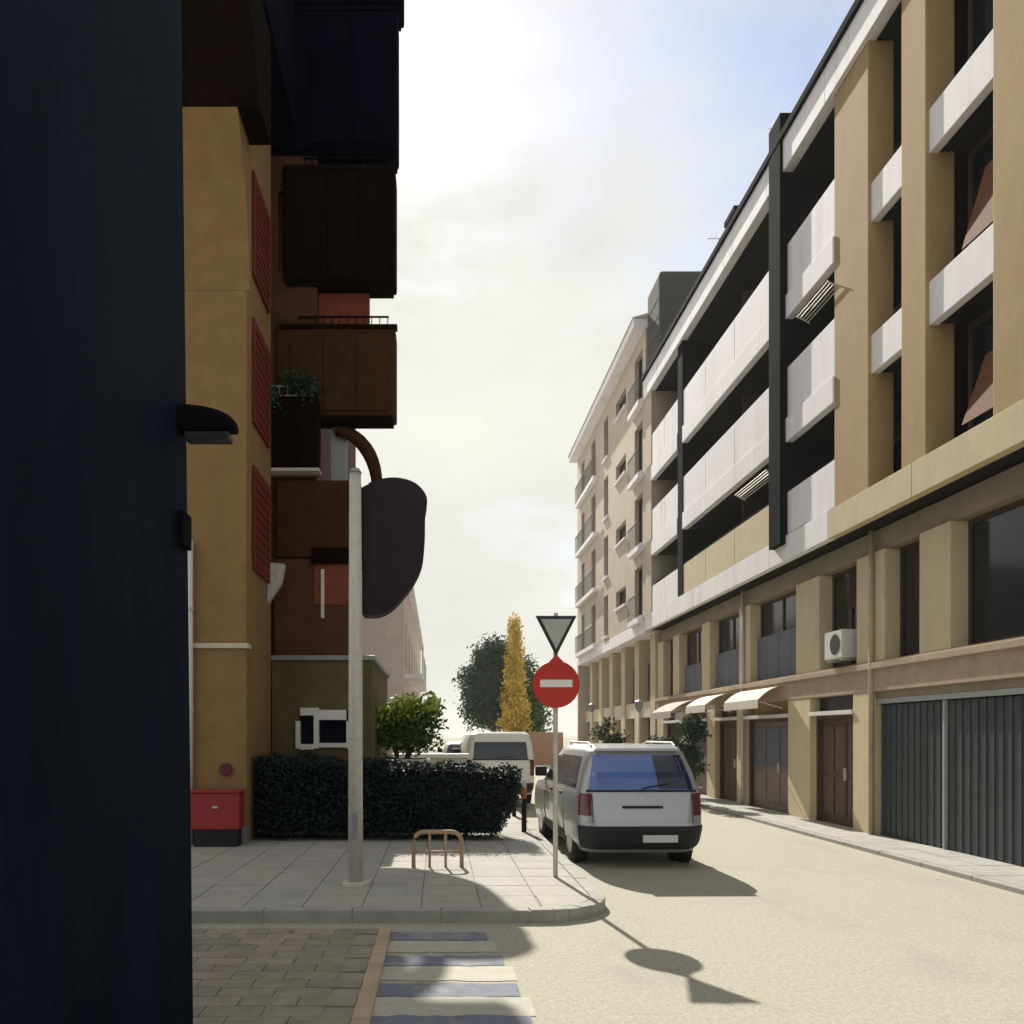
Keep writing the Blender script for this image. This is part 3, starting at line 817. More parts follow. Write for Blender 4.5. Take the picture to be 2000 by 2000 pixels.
b5 = balcony(15.45, 18.2, -3.3, -0.66, 15.2, 15.8, 'shaded_navy', 'shaded_navy', 0.3)
box('back_screen', 'shaded_navy', bb, -2.27, -1.35, 15.5, 15.75, 12.5, 12.65)
box('post', 'red_brick', bb, -2.27, -1.32, 15.5, 15.7, 9.55, 10.2)
for (zc, x0_, x1_, ys) in [(9.42, -2.6, -0.95, 15.26), (12.38, -2.5, -0.95, 15.26)]:
    mb = MB()
    for k in range(12):
        xk = x0_ + (x1_ - x0_) * k / 11
        mb.box(xk - 0.008, xk + 0.008, ys, ys + 0.016, zc + 0.02, zc + 0.2)
    mb.box(x0_ - 0.02, x1_ + 0.02, ys - 0.006, ys + 0.022, zc + 0.203, zc + 0.23)
    link('top_rail', mb, 'black_metal', bb)
for (x_, y_, z_, n_) in [(-2.55, 15.02, 8.28, 900), (-3.2, 14.95, 8.1, 700)]:
    link('foliage', leaves(n_, [(x_, y_, z_, 0.26, 0.16, 0.2), (x_ + 0.15, y_, z_ - 0.15, 0.2, 0.14, 0.2)], 0.04, int(n_)), 'leaf_dark', bb, fixn=False)
# small balcony on the front wall with rails, and an arched stay below
rl = MB()
for zz in (8.05, 8.22):
    rl.box(-3.55, -2.3, 15.0, 15.03, zz, zz + 0.025)
for k in range(9):
    rl.box(-3.55 + k * 0.155, -3.535 + k * 0.155, 15.0, 15.03, 8.075, 8.22)
link('railing', rl, 'sign_back', bb)
box('loggia_box', 'shaded_balcony', bb, -3.5, -2.2, 14.95, 15.29, 6.72, 8.03, 0.02)
box('loggia_sill', 'concrete_pale', bb, -3.52, -2.18, 14.92, 15.29, 6.66, 6.715, 0.006)
arc = []
for k in range(11):
    a = k / 10 * math.pi / 2
    arc.append((-1.95 + 0.78 * math.sin(a), 15.5, 7.60 - 1.05 * (1 - math.cos(a))))
link('arched_stay', MB().tube(arc, [0.10 + 0.03 * math.sin(k / 10 * math.pi) for k in range(11)], 8), 'brown_balcony', bb, smooth=True)
box('screen_post', 'sign_back', bb, -2.05, -1.75, 15.6, 15.7, 6.5, 7.7)
# lower bay, brown and red
box('bay_window', 'brown_balcony', bb, -3.0, -1.45, 15.1, 16.4, 5.12, 6.55, 0.04)
box('bay_shadow_strip', 'shaded_balcony', bb, -2.35, -1.46, 15.06, 15.098, 5.0, 5.3, 0.01)
box('brick_infill', 'red_brick', bb, -2.3, -1.45, 15.12, 15.29, 4.25, 4.99)
box('brown_infill', 'brown_wall', bb, -3.04, -2.303, 15.14, 15.29, 3.32, 5.1)
box('brown_infill', 'brown_wall', bb, -2.3, -1.45, 15.14, 15.29, 3.32, 4.247)
box('mullion', 'awning_cream', bb, -2.17, -2.11, 15.08, 15.118, 4.0, 4.9)
# ground-floor annex, khaki
an = thing('ground_floor_annex', 'olive khaki single storey shop annex below the dark balconies', 'building', (-2.2, 15, SWZ))
link('wall', MB().wall(lambda u, v, w: (u, 14.92 + w, v), -3.04, -1.22, SWZ - 0.02, 3.2, [(-2.55, -1.62, 1.66, 2.3)], 0.2), 'khaki_wall', an, fixn=False)
box('side_wall', 'khaki_wall', an, -1.45, -1.22, 14.924, 19.5, SWZ - 0.02, 3.2)
box('rear', 'back_wall', an, -3.04, -1.452, 15.2, 19.5, SWZ - 0.02, 3.2)
box('roof_ledge', 'sign_back', an, -3.05, -1.16, 14.86, 19.5, 3.203, 3.29, 0.01)
w = link('window', MB().box(-2.60, -2.52, 14.86, 14.97, 1.6, 2.1).box(-2.27, -2.18, 14.86, 14.97, 1.6, 2.34).box(-1.68, -1.6, 14.86, 14.97, 1.6, 2.1)
         .box(-2.52, -2.27, 14.86, 14.97, 1.58, 1.68).box(-2.18, -1.68, 14.86, 14.97, 1.62, 1.70).box(-2.52, -2.27, 14.86, 14.97, 2.2, 2.34).box(-2.18, -1.68, 14.86, 14.97, 2.12, 2.3), 'frame_white', an)
box('pane', 'dark_glass', w, -2.54, -1.63, 15.0, 15.02, 1.67, 2.29)
gc = tag(link('hanging_cloth', MB().add([(-3.42, 14.55, 4.95), (-2.75, 14.6, 4.9), (-2.82, 14.66, 4.55), (-3.05, 14.6, 4.2), (-3.2, 14.6, 3.75), (-3.4, 14.55, 3.55),
                                    (-3.42, 14.75, 4.95), (-2.75, 14.8, 4.9), (-2.82, 14.8, 4.55), (-3.05, 14.8, 4.2), (-3.2, 14.75, 3.75), (-3.4, 14.75, 3.55)],
                                   [(0, 1, 2, 3, 4, 5), (11, 10, 9, 8, 7, 6), (0, 6, 7, 1), (1, 7, 8, 2), (2, 8, 9, 3), (3, 9, 10, 4), (4, 10, 11, 5), (5, 11, 6, 0)]), 'grey_cloth', bevel=0.03),
         'pale grey cloth hung in a wedge above the khaki annex', 'cloth')
# bulging dark awning
aw = thing('drop_awning', 'dark mauve bulging drop awning on the brown balcony house', 'awning', (-1.3, 15.4, 5.2))
ctrl = [(-1.44, 6.50), (-1.15, 6.62), (-0.80, 6.66), (-0.45, 6.56), (-0.24, 6.30), (-0.27, 5.95), (-0.28, 5.45), (-0.33, 5.05), (-0.48, 4.72), (-0.68, 4.45), (-0.9, 4.22), (-1.15, 4.10), (-1.44, 4.10)]
prof = []
for i in range(len(ctrl) - 1):
    p0, p1, p2, p3 = ctrl[max(i - 1, 0)], ctrl[i], ctrl[i + 1], ctrl[min(i + 2, len(ctrl) - 1)]
    for q in range(4):
        t = q / 4
        prof.append(tuple(0.5 * (2 * p1[c] + (p2[c] - p0[c]) * t + (2 * p0[c] - 5 * p1[c] + 4 * p2[c] - p3[c]) * t * t + (3 * p1[c] - p0[c] - 3 * p2[c] + p3[c]) * t ** 3) for c in (0, 1)))
prof.append(ctrl[-1])
link('canvas', MB().prism(prof, 'y', 15.35, 15.85), 'mauve_canvas', aw, bevel=0.03)
link('rib', MB().tube([(x + 0.004, 15.36, z) for x, z in prof[2:-4]], 0.014, 6), 'mauve_canvas', aw)

# pale house further down the left side
ph = thing('pale_house', 'pale pinkish low house far down the left side of the street', 'building', (-1.2, 27, SWZ))
hs = [(28.2 + k * 3.2, 29.4 + k * 3.2, z, z + 1.5) for k in range(7) for z in (1.2, 4.2)]
link('wall', MB().wall(lambda u, v, w: (-1.15 - w, u, v), 27, 52, SWZ - 0.02, 7.2, hs, 0.2), 'pale_pink', ph, fixn=False)
box('front_wall', 'pale_pink', ph, -8, -1.153, 27.0, 27.3, SWZ - 0.02, 7.2)
box('core', 'pale_pink', ph, -8, -1.5, 27.3, 52, SWZ - 0.02, 7.19)
for a, b_, c, d in hs:
    w = box('window', 'frame_brown', ph, -1.45, -1.36, a, b_, c, d)
    box('pane', 'dark_glass', w, -1.36, -1.34, a + 0.1, b_ - 0.1, c + 0.1, d - 0.1)
box('cornice', 'white_plaster', ph, -8, -0.95, 26.9, 52.1, 7.203, 7.45, 0.01)
for a in (27.6, 31.0, 34.2):
    t = box('balcony', 'white_plaster', ph, -1.147, -0.55, a, a + 2.2, 3.75, 3.9, 0.01)
    mbr = MB()
    for k in range(13):
        mbr.box(-0.57, -0.555, a + k * 0.18, a + k * 0.18 + 0.015, 3.9, 4.75)
    link('railing', mbr.box(-0.58, -0.545, a, a + 2.2, 4.752, 4.79), 'frame_white', t)

# ================================================================== STREET FURNITURE
# tall plain pole
tp = thing('tall_pole', 'tall pale round pole on the pavement in front of the dark hedge', 'pole', (-0.95, 9.4, SWZ))
link('shaft', MB().tube([(-0.955, 9.4, SWZ), (-0.955, 9.4, 2.5), (-0.96, 9.4, 4.85)], [0.085, 0.08, 0.068], 16), 'galvanised', tp, smooth=True)
link('base_plate', MB().tube([(-0.955, 9.4, SWZ), (-0.955, 9.4, SWZ + 0.05)], 0.16, 16), 'galvanised', tp, bevel=0.008)
link('cap', MB().tube([(-0.96, 9.4, 4.853), (-0.96, 9.4, 4.90)], [0.078, 0.05], 16), 'sign_back', tp)
link('inspection_door', MB().box(-0.99, -0.92, 9.305, 9.33, 0.65, 0.95), 'sign_back', tp, bevel=0.006)

# no-entry sign with the back of a give-way triangle above
sx, sy = 1.42, 9.97
sg = thing('road_sign', 'red no-entry disc on a grey post under an inverted triangle plate', 'sign', (sx, sy, SWZ))
link('post', MB().tube([(sx, sy, SWZ), (sx, sy, 3.33)], 0.03, 12), 'galvanised', sg, smooth=True)
dsc = link('disc', MB().tube([(sx, sy - 0.065, 2.46), (sx, sy - 0.040, 2.46)], 0.285, 40), 'sign_red', sg, bevel=0.005)
box('white_bar', 'sign_white', dsc, sx - 0.195, sx + 0.195, sy - 0.070, sy - 0.0665, 2.425, 2.515)
# small warning triangle behind the disc, its point showing above
link('red_triangle', MB().prism([(sx - 0.16, 2.66), (sx + 0.16, 2.66), (sx + 0.0, 2.82)], 'y', sy - 0.0745, sy - 0.0715), 'sign_red', sg)
tri = [(sx - 0.25, 3.29), (sx + 0.25, 3.29), (sx, 2.80)]
def inset(poly, f):
    cx = sum(p[0] for p in poly) / 3
    cz = sum(p[1] for p in poly) / 3
    return [(cx + (x - cx) * f, cz + (z - cz) * f) for x, z in poly]
tr = link('inverted_triangle', MB().prism(tri, 'y', sy - 0.062, sy - 0.04), 'sign_rim', sg, bevel=0.006)
link('triangle_field', MB().prism(inset(tri, 0.74), 'y', sy - 0.070, sy - 0.064), 'triangle_grey', tr)
for zz in (2.3, 2.62, 3.2):
    link('clamp', MB().tube([(sx, sy, zz), (sx, sy, zz + 0.035)], 0.042, 12), 'galvanised', sg)

# clipped hedge on the pavement, its end leaning in towards the foot
hd = thing('hedge', 'long clipped blackish green hedge across the pavement behind the tall pole', 'hedge', (-0.8, 13.8, SWZ))
hr = random.Random(77)
def hedge_top(x):
    return 1.52 - 0.05 * (x + 3.0) + 0.03 * math.sin(x * 5.1) + 0.02 * math.sin(x * 13.0)
def hedge_end(z):
    return 1.36 if z > 0.95 else 1.36 - 0.42 * ((0.95 - z) / 0.85) ** 1.2
cv = []
for x, kx in ((-3.0, 0), (1.2, 1)):
    for y_ in (13.42, 14.25):
        cv += [(x if not kx else hedge_end(0.2) - 0.12, y_, SWZ + 0.12), (x if not kx else hedge_end(0.95) - 0.1, y_, 0.95), (x if not kx else 1.26, y_, hedge_top(x) - 0.1)]
link('light_block_core', MB().add(cv, [(0, 1, 7, 6), (1, 2, 8, 7), (3, 9, 10, 4), (4, 10, 11, 5), (2, 5, 11, 8), (0, 6, 9, 3), (6, 7, 10, 9), (7, 8, 11, 10), (0, 3, 4, 1), (1, 4, 5, 2)]), 'hedge_core', hd)  # solid core added to stop light passing between the leaves
mb = MB()
cnt = 0
while cnt < 30000:
    x = hr.uniform(-3.04, 1.40)
    z = hr.uniform(0.2, 1.62)
    y_ = hr.uniform(13.25, 14.42)
    if z > hedge_top(x) + hr.gauss(0, 0.02) or x > hedge_end(z) + hr.gauss(0, 0.02):
        continue
    # keep the leaves near the skin
    if 13.45 < y_ < 14.2 and z < hedge_top(x) - 0.13 and x < hedge_end(z) - 0.14:
        continue
    c_ = Vector((x, y_ + 0.03 * math.sin(x * 9) * math.sin(z * 11), z))
    d = Vector((hr.gauss(0, 1), hr.gauss(-0.3, 1), hr.gauss(0.4, 1))).normalized()
    u = d.orthogonal().normalized()
    u.rotate(Matrix.Rotation(hr.uniform(0, 6.28), 3, d))
    w = d.cross(u)
    sz = hr.uniform(0.016, 0.034)
    mb.add([c_ - u * sz, c_ + w * sz * 0.6, c_ + u * sz, c_ - w * sz * 0.6], [(0, 1, 2, 3)])
    cnt += 1
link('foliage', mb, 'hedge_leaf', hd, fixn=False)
for k in range(9):
    xk = -2.8 + k * 0.46
    link('stem', MB().tube([(xk, 13.8, SWZ - 0.02), (xk + 0.04, 13.8, SWZ + 0.3)], [0.03, 0.022], 6), 'bark', hd)

# low hoop stand
hp = thing('hoop_stand', 'low rounded metal hoop stand on the pavement before the dark hedge', 'bike rack', (0, 10.7, SWZ))
def hoop(xa, xb, h, r):
    pts = [(xa, 10.72, SWZ)]
    rr = 0.14
    for k in range(7):
        a = math.pi - k * math.pi / 12
        pts.append((xa + rr + rr * math.cos(a), 10.72, SWZ + h - rr + rr * math.sin(a)))
    for k in range(7):
        a = math.pi / 2 - k * math.pi / 12
        pts.append((xb - rr + rr * math.cos(a), 10.72, SWZ + h - rr + rr * math.sin(a)))
    pts.append((xb, 10.72, SWZ))
    return MB().tube(pts, r, 10)
link('hoop', hoop(-0.33, 0.30, 0.46, 0.028), 'hoop_paint', hp, smooth=True)
for xx in (-0.12, 0.09):
    link('upright', MB().tube([(xx, 10.72, SWZ), (xx, 10.72, SWZ + 0.45)], 0.018, 8), 'hoop_paint', hp, smooth=True)
link('cross_bar', MB().tube([(-0.32, 10.72, SWZ + 0.2), (0.29, 10.72, SWZ + 0.2)], 0.014, 8), 'hoop_paint', hp, smooth=True)

# bollard
def bollard(x, y, label, h=0.95):
    t = thing('bollard', label, 'bollard', (x, y, SWZ), 'bollards along the kerb')
    link('shaft', MB().tube([(x, y, SWZ), (x, y, SWZ + h * 0.62)], 0.045, 12), 'rubber', t, smooth=True)
    link('band', MB().tube([(x, y, SWZ + h * 0.62), (x, y, SWZ + h * 0.82)], 0.047, 12), 'orange_band', t, smooth=True)
    link('cap', MB().tube([(x, y, SWZ + h * 0.82), (x, y, SWZ + h * 0.95), (x, y, SWZ + h)], [0.047, 0.045, 0.02], 12), 'frame_white', t, smooth=True)
bollard(1.52, 14.6, 'black bollard with orange band at the kerb beside the silver car')
bollard(1.60, 17.4, 'black bollard with orange band at the kerb near the white van')

# ================================================================== VEHICLES
def interp(tbl, z):
    for a, b_ in zip(tbl, tbl[1:]):
        if a[0] <= z <= b_[0]:
            t = (z - a[0]) / (b_[0] - a[0])
            return [a[i] + (b_[i] - a[i]) * t for i in range(1, 5)]
    return list((tbl[0] if z < tbl[0][0] else tbl[-1])[1:])
def vehicle(name, label, cat, loc, rz, tbl, paint, glass_rear, glass_side, wheel_y, wr, rear_win, bumper, lights, sides, plate=None, mirror_y=3.2):
    t = thing(name, label, cat, loc, None, rz)
    def ring(z, y0, y1, hw, r):
        out = []
        for (cx, cy, s) in [(hw - r, y1 - r, 0), (-hw + r, y1 - r, 1), (-hw + r, y0 + r, 2), (hw - r, y0 + r, 3)]:
            for k in range(7):
                a = (s + k / 6) * math.pi / 2
                out.append((cx + r * math.cos(a), cy + r * math.sin(a), z))
        return out
    rg = []
    for a, b_ in zip(tbl, tbl[1:]):
        for q in range(3):
            f = q / 3
            rg.append(ring(*[a[i] + (b_[i] - a[i]) * f for i in range(5)]))
    rg.append(ring(*tbl[-1]))
    o = link('body', MB().rings(rg), paint, t, local=True, smooth=True)
    def rearY(x, z):
        y0, y1, hw, r = interp(tbl, z)
        e = abs(x) - (hw - r)
        return y0 if e <= 0 else y0 + r - math.sqrt(max(0, r * r - min(e, r * 0.995) ** 2))
    def sideX(y, z):
        y0, y1, hw, r = interp(tbl, z)
        e = max((y0 + r) - y, y - (y1 - r))
        return hw if e <= 0 else hw - r + math.sqrt(max(0, r * r - min(e, r * 0.995) ** 2))
    def rear_panel(name, xf0, xf1, z0, z1, off, m, nx=16, nz=6, parent=None, thick=0.0):
        vs, fs = [], []
        for j in range(nz + 1):
            z = z0 + (z1 - z0) * j / nz
            hw = interp(tbl, z)[2]
            for i in range(nx + 1):
                x = hw * (xf0 + (xf1 - xf0) * i / nx)
                vs.append((x, rearY(x, z) - off, z))
        for j in range(nz):
            for i in range(nx):
                a = j * (nx + 1) + i
                fs.append((a, a + 1, a + nx + 2, a + nx + 1))
        # close towards the body
        n0 = len(vs)
        bd_ = [i for i in range(nx + 1)] + [(j + 1) * (nx + 1) - 1 for j in range(1, nx and nz + 1)] + [nz * (nx + 1) + i for i in range(nx - 1, -1, -1)] + [j * (nx + 1) for j in range(nz - 1, 0, -1)]
        for i in bd_:
            x, y, z = vs[i]
            vs.append((x, y + off + 0.03, z))
        for k in range(len(bd_)):
            k2 = (k + 1) % len(bd_)
            fs.append((bd_[k], n0 + k, n0 + k2, bd_[k2]))
        return link(name, MB().add(vs, fs), m, parent or t, local=True, smooth=False)
    def side_panel(name, s, ya, yb, z0, z1, off, m, slant0=0.0, slant1=0.0, parent=None):
        vs, fs = [], []
        nx, nz = 8, 5
        for j in range(nz + 1):
            f = j / nz
            z = z0 + (z1 - z0) * f
            for i in range(nx + 1):
                y = (ya + slant0 * f) + ((yb - slant1 * f) - (ya + slant0 * f)) * i / nx
                vs.append((s * (sideX(y, z) + off), y, z))
        for j in range(nz):
            for i in range(nx):
                a = j * (nx + 1) + i
                fs.append((a, a + 1, a + nx + 2, a + nx + 1))
        return link(name, MB().add(vs, fs), m, parent or t, local=True, smooth=True)
    rw = rear_panel('rear_window', -rear_win[0], rear_win[0], rear_win[1], rear_win[2], 0.006, glass_rear)
    rear_panel('window_seal', -rear_win[0] - 0.035, rear_win[0] + 0.035, rear_win[1] - 0.03, rear_win[1] - 0.001, 0.008, 'car_plastic', parent=rw)
    link('wiper', MB().tube([(0.0, rearY(0, rear_win[1]) - 0.03, rear_win[1] + 0.02), (0.38, rearY(0.38, rear_win[1] + 0.1) - 0.03, rear_win[1] + 0.09)], 0.009, 6), 'car_plastic', rw, local=True)
    rear_panel('bumper', -0.985, 0.985, bumper[0], bumper[1], 0.035, 'car_plastic', 24)
    rear_panel('bumper_step', -0.9, 0.9, bumper[1] + 0.002, bumper[1] + 0.05, 0.03, paint, 24)
    for s in (-1, 1):
        xs = sorted([s * lights[0], s * lights[1]])
        rear_panel('tail_light', xs[0], xs[1], lights[2], lights[3], 0.012, 'tail_red', 8)
        for (ya, yb, z0, z1, s0, s1) in sides:
            side_panel('side_window', s, ya, yb, z0, z1, 0.006, glass_side, s0, s1)
        for wy in wheel_y:
            hw = interp(tbl, wr)[2]
            xo = s * (hw - 0.02)
            ar = MB()
            n = 18
            ar.tube([(s * (hw + 0.004), wy, wr), (s * (hw - 0.1), wy, wr)], wr + 0.06, 22)
            link('wheel_arch', ar, 'rubber', t, local=True)
            wl_ = link('wheel', MB().tube([(s * (hw - 0.2), wy, wr), (s * (hw + 0.002), wy, wr), (s * (hw + 0.012), wy, wr)], [wr, wr, wr - 0.03], 24), 'rubber', t, local=True)
            link('rim', MB().tube([(s * (hw + 0.01), wy, wr), (s * (hw + 0.018), wy, wr)], wr * 0.64, 20), 'rim_alloy', wl_, local=True)
        hz = rear_win[1] + 0.06
        mx = s * (sideX(mirror_y, hz) + 0.10)
        mir = link('mirror', MB().box(mx - 0.10, mx + 0.10, mirror_y - 0.05, mirror_y + 0.07, hz - 0.02, hz + 0.15), 'car_plastic', t, local=True, bevel=0.03)
        # door handles and waist trim
        for hy in (1.45, 2.35):
            if hy < mirror_y:
                xx = s * (sideX(hy, rear_win[1] - 0.12) + 0.012)
                link('door_handle', MB().box(xx - 0.012, xx + 0.012, hy - 0.09, hy + 0.09, rear_win[1] - 0.14, rear_win[1] - 0.10), 'car_plastic', t, local=True, bevel=0.006)
    side_panel('sill_trim', -1, wheel_y[0] + wr + 0.1, wheel_y[1] - wr - 0.1, tbl[0][0] + 0.04, tbl[0][0] + 0.2, 0.012, 'car_plastic')
    side_panel('sill_trim', 1, wheel_y[0] + wr + 0.1, wheel_y[1] - wr - 0.1, tbl[0][0] + 0.04, tbl[0][0] + 0.2, 0.012, 'car_plastic')
    if plate:
        px, pz = plate
        yb = rearY(px, pz)
        link('number_plate', MB().box(px - 0.24, px + 0.24, yb - 0.055, yb - 0.037, pz - 0.05, pz + 0.05), 'plate_white', t, local=True, bevel=0.006)
    return t, rear_panel, rearY

mpv = [(0.22, 0.14, 4.35, 0.78, 0.30), (0.34, 0.02, 4.48, 0.855, 0.32), (0.55, -0.02, 4.5, 0.88, 0.30), (0.72, 0.02, 4.46, 0.885, 0.28),
       (0.92, 0.06, 4.36, 0.88, 0.25), (1.02, 0.085, 4.05, 0.868, 0.22), (1.07, 0.10, 3.45, 0.855, 0.20), (1.3, 0.19, 3.05, 0.80, 0.20), (1.52, 0.30, 2.7, 0.735, 0.22),
       (1.63, 0.37, 2.5, 0.69, 0.24), (1.685, 0.47, 2.35, 0.62, 0.25), (1.71, 0.75, 2.1, 0.46, 0.25)]
car, rp, rY = vehicle('parked_car', 'silver grey people carrier parked at the kerb, seen from behind', 'car', (2.80, 11.2, 0), R(1.6), mpv, 'car_silver',
    'car_glass_reflection', 'car_glass_dark', (0.85, 3.6), 0.32, (0.86, 1.09, 1.57), (0.27, 0.60), (0.80, 0.975, 0.74, 1.04),
    [(0.42, 1.2, 1.1, 1.54, 0.12, 0.0), (1.26, 2.1, 1.1, 1.54, 0.0, 0.0), (2.16, 3.1, 1.1, 1.52, 0.0, 0.55)], plate=(0.22, 0.43))
link('tailgate_handle', MB().box(-0.28, 0.28, rY(0, 0.86) - 0.03, rY(0, 0.86) - 0.002, 0.84, 0.875), 'car_plastic', car, local=True, bevel=0.008)
link('spoiler', MB().add([(-0.6, 0.30, 1.62), (0.6, 0.30, 1.62), (0.58, 0.62, 1.70), (-0.58, 0.62, 1.70), (-0.6, 0.32, 1.66), (0.6, 0.32, 1.66), (0.58, 0.62, 1.715), (-0.58, 0.62, 1.715)],
     [(0, 3, 2, 1), (4, 5, 6, 7), (0, 1, 5, 4), (1, 2, 6, 5), (2, 3, 7, 6), (3, 0, 4, 7)]), 'car_silver', car, local=True, bevel=0.012)
for s in (-1, 1):
    link('roof_rail', MB().tube([(s * 0.60, 0.55, 1.69), (s * 0.61, 0.7, 1.735), (s * 0.61, 2.0, 1.735), (s * 0.58, 2.2, 1.69)], 0.014, 8), 'galvanised', car, local=True)
for s_ in (-1, 1):
    link('tailgate_seam', MB().tube([(s_ * 0.69, rY(0.69, 0.62 + k * 0.05) - 0.002, 0.62 + k * 0.05) for k in range(9)], 0.006, 5), 'car_plastic', car, local=True)
    for yy_ in (1.24, 2.13, 3.02):
        link('door_seam', MB().tube([(s_ * (0.885 if z_ > 0.5 else 0.872) * 1.0 + s_ * -0.003, yy_, z_) for z_ in (0.42, 0.55, 0.72, 0.9)], 0.006, 5), 'car_plastic', car, local=True)
link('badge', MB().tube([(0, rY(0, 0.97) - 0.012, 0.97), (0, rY(0, 0.97) + 0.01, 0.97)], 0.045, 16), 'rim_alloy', car, local=True)
rp('dark_reflection', 0.28, 0.84, 1.10, 1.56, 0.0068, 'car_glass_dark', 8)  # dark part of the painted reflection, laid over the rear window

vt = [(0.22, 0.1, 4.3, 0.80, 0.26), (0.36, 0.0, 4.4, 0.86, 0.28), (0.6, -0.01, 4.42, 0.88, 0.26), (0.95, 0.02, 4.3, 0.88, 0.2), (1.05, 0.03, 3.7, 0.87, 0.18),
      (1.45, 0.08, 3.1, 0.83, 0.16), (1.72, 0.14, 2.75, 0.77, 0.16), (1.80, 0.25, 2.6, 0.68, 0.2)]
vehicle('parked_van', 'white delivery van parked half on the pavement beyond the silver car', 'van', (1.55, 20.5, SWZ), R(2), vt, 'car_white',
    'car_glass_dark', 'car_glass_dark', (0.8, 3.5), 0.32, (0.8, 1.12, 1.55), (0.26, 0.52), (0.85, 0.98, 0.7, 1.1),
    [(2.3, 3.2, 1.12, 1.52, 0.0, 0.35)], plate=(0.0, 0.62), mirror_y=3.0)
sv = [(0.2, 0.14, 4.0, 0.76, 0.28), (0.34, 0.02, 4.1, 0.83, 0.3), (0.6, 0.0, 4.1, 0.85, 0.26), (0.88, 0.06, 3.95, 0.84, 0.24), (0.93, 0.1, 3.2, 0.83, 0.2),
      (1.2, 0.3, 2.8, 0.75, 0.2), (1.40, 0.5, 2.4, 0.66, 0.22), (1.46, 0.8, 2.1, 0.5, 0.25)]
vehicle('parked_car', 'white hatchback parked far along the left kerb before the pale house', 'car', (0.95, 31.0, SWZ), R(0), sv, 'car_white',
    'car_glass_dark', 'car_glass_dark', (0.75, 3.2), 0.3, (0.82, 0.97, 1.34), (0.25, 0.5), (0.82, 0.97, 0.62, 0.86),
    [(0.9, 1.6, 0.97, 1.34, 0.2, 0.0), (1.66, 2.6, 0.97, 1.34, 0.0, 0.5)], plate=(0.0, 0.6), mirror_y=2.5)
vehicle('parked_car', 'dark hatchback parked along the right side before the beige building', 'car', (5.55, 27.5, 0), R(-1), sv, 'bin_navy',
    'car_glass_dark', 'car_glass_dark', (0.75, 3.2), 0.3, (0.82, 0.97, 1.34), (0.25, 0.5), (0.82, 0.97, 0.62, 0.86),
    [(0.9, 1.6, 0.97, 1.34, 0.2, 0.0), (1.66, 2.6, 0.97, 1.34, 0.0, 0.5)], plate=(0.0, 0.6), mirror_y=2.5)

# ================================================================== VEGETATION
def tree(name, label, cat, x, y, h, trunk_h, blobs, n, size, m, seed, tr=0.18, z0=0.0, group=None):
    t = thing(name, label, cat, (x, y, z0), group)
    tb = MB().tube([(x, y, z0 - 0.05), (x + 0.05, y, z0 + trunk_h * 0.5), (x - 0.03, y, z0 + trunk_h), (x, y, z0 + h * 0.8)], [tr, tr * 0.8, tr * 0.65, tr * 0.15], 10)
    rnd = random.Random(seed)
    for b in blobs[:10]:
        tb.tube([(x, y, z0 + trunk_h * rnd.uniform(0.7, 1.0)), ((x + b[0]) / 2, (y + b[1]) / 2, (z0 + trunk_h + b[2]) / 2 + 0.1), (b[0], b[1], b[2])], [tr * 0.4, tr * 0.28, tr * 0.08], 6)
    link('trunk', tb, 'bark', t, smooth=True)
    link('crown', leaves(n, blobs, size, seed), m, t, fixn=False)
    return t
rnd = random.Random(3)
def blob_cloud(cx, cy, cz, rx, ry, rz, k, br, seed):
    r_ = random.Random(seed)
    out = []
    while len(out) < k:
        p = Vector((r_.uniform(-1, 1), r_.uniform(-1, 1), r_.uniform(-1, 1)))
        if p.length < 1:
            q = br * r_.uniform(0.7, 1.25)
            out.append((cx + p.x * rx, cy + p.y * ry, cz + p.z * rz, q, q, q * 0.85))
    return out
tree('street_tree', 'dark green rounded tree far down the street beside the yellow one', 'tree', 3.9, 58, 9.6, 2.6,
     blob_cloud(3.7, 58, 5.4, 1.75, 1.9, 3.3, 60, 0.8, 5), 34000, 0.11, 'leaf_dark', 11, 0.22)
tree('street_tree', 'tall slim golden yellow tree behind the road sign', 'tree', 5.3, 55, 10.3, 2.4,
     [(5.1 + (0.45 - 0.02 * k) * math.sin(k * 2.4), 55 + 0.4 * math.cos(k * 1.7), 2.0 + k * 0.33, 0.62 - 0.012 * k, 0.6 - 0.012 * k, 0.6) for k in range(23)], 13000, 0.10, 'leaf_yellow', 12, 0.18)
tree('street_tree', 'pale olive tree standing right behind the no-entry sign', 'tree', 6.9, 60, 8.5, 2.0,
     blob_cloud(6.7, 60, 4.6, 1.3, 1.4, 3.2, 30, 0.75, 9), 12000, 0.11, 'leaf_green', 13, 0.2)
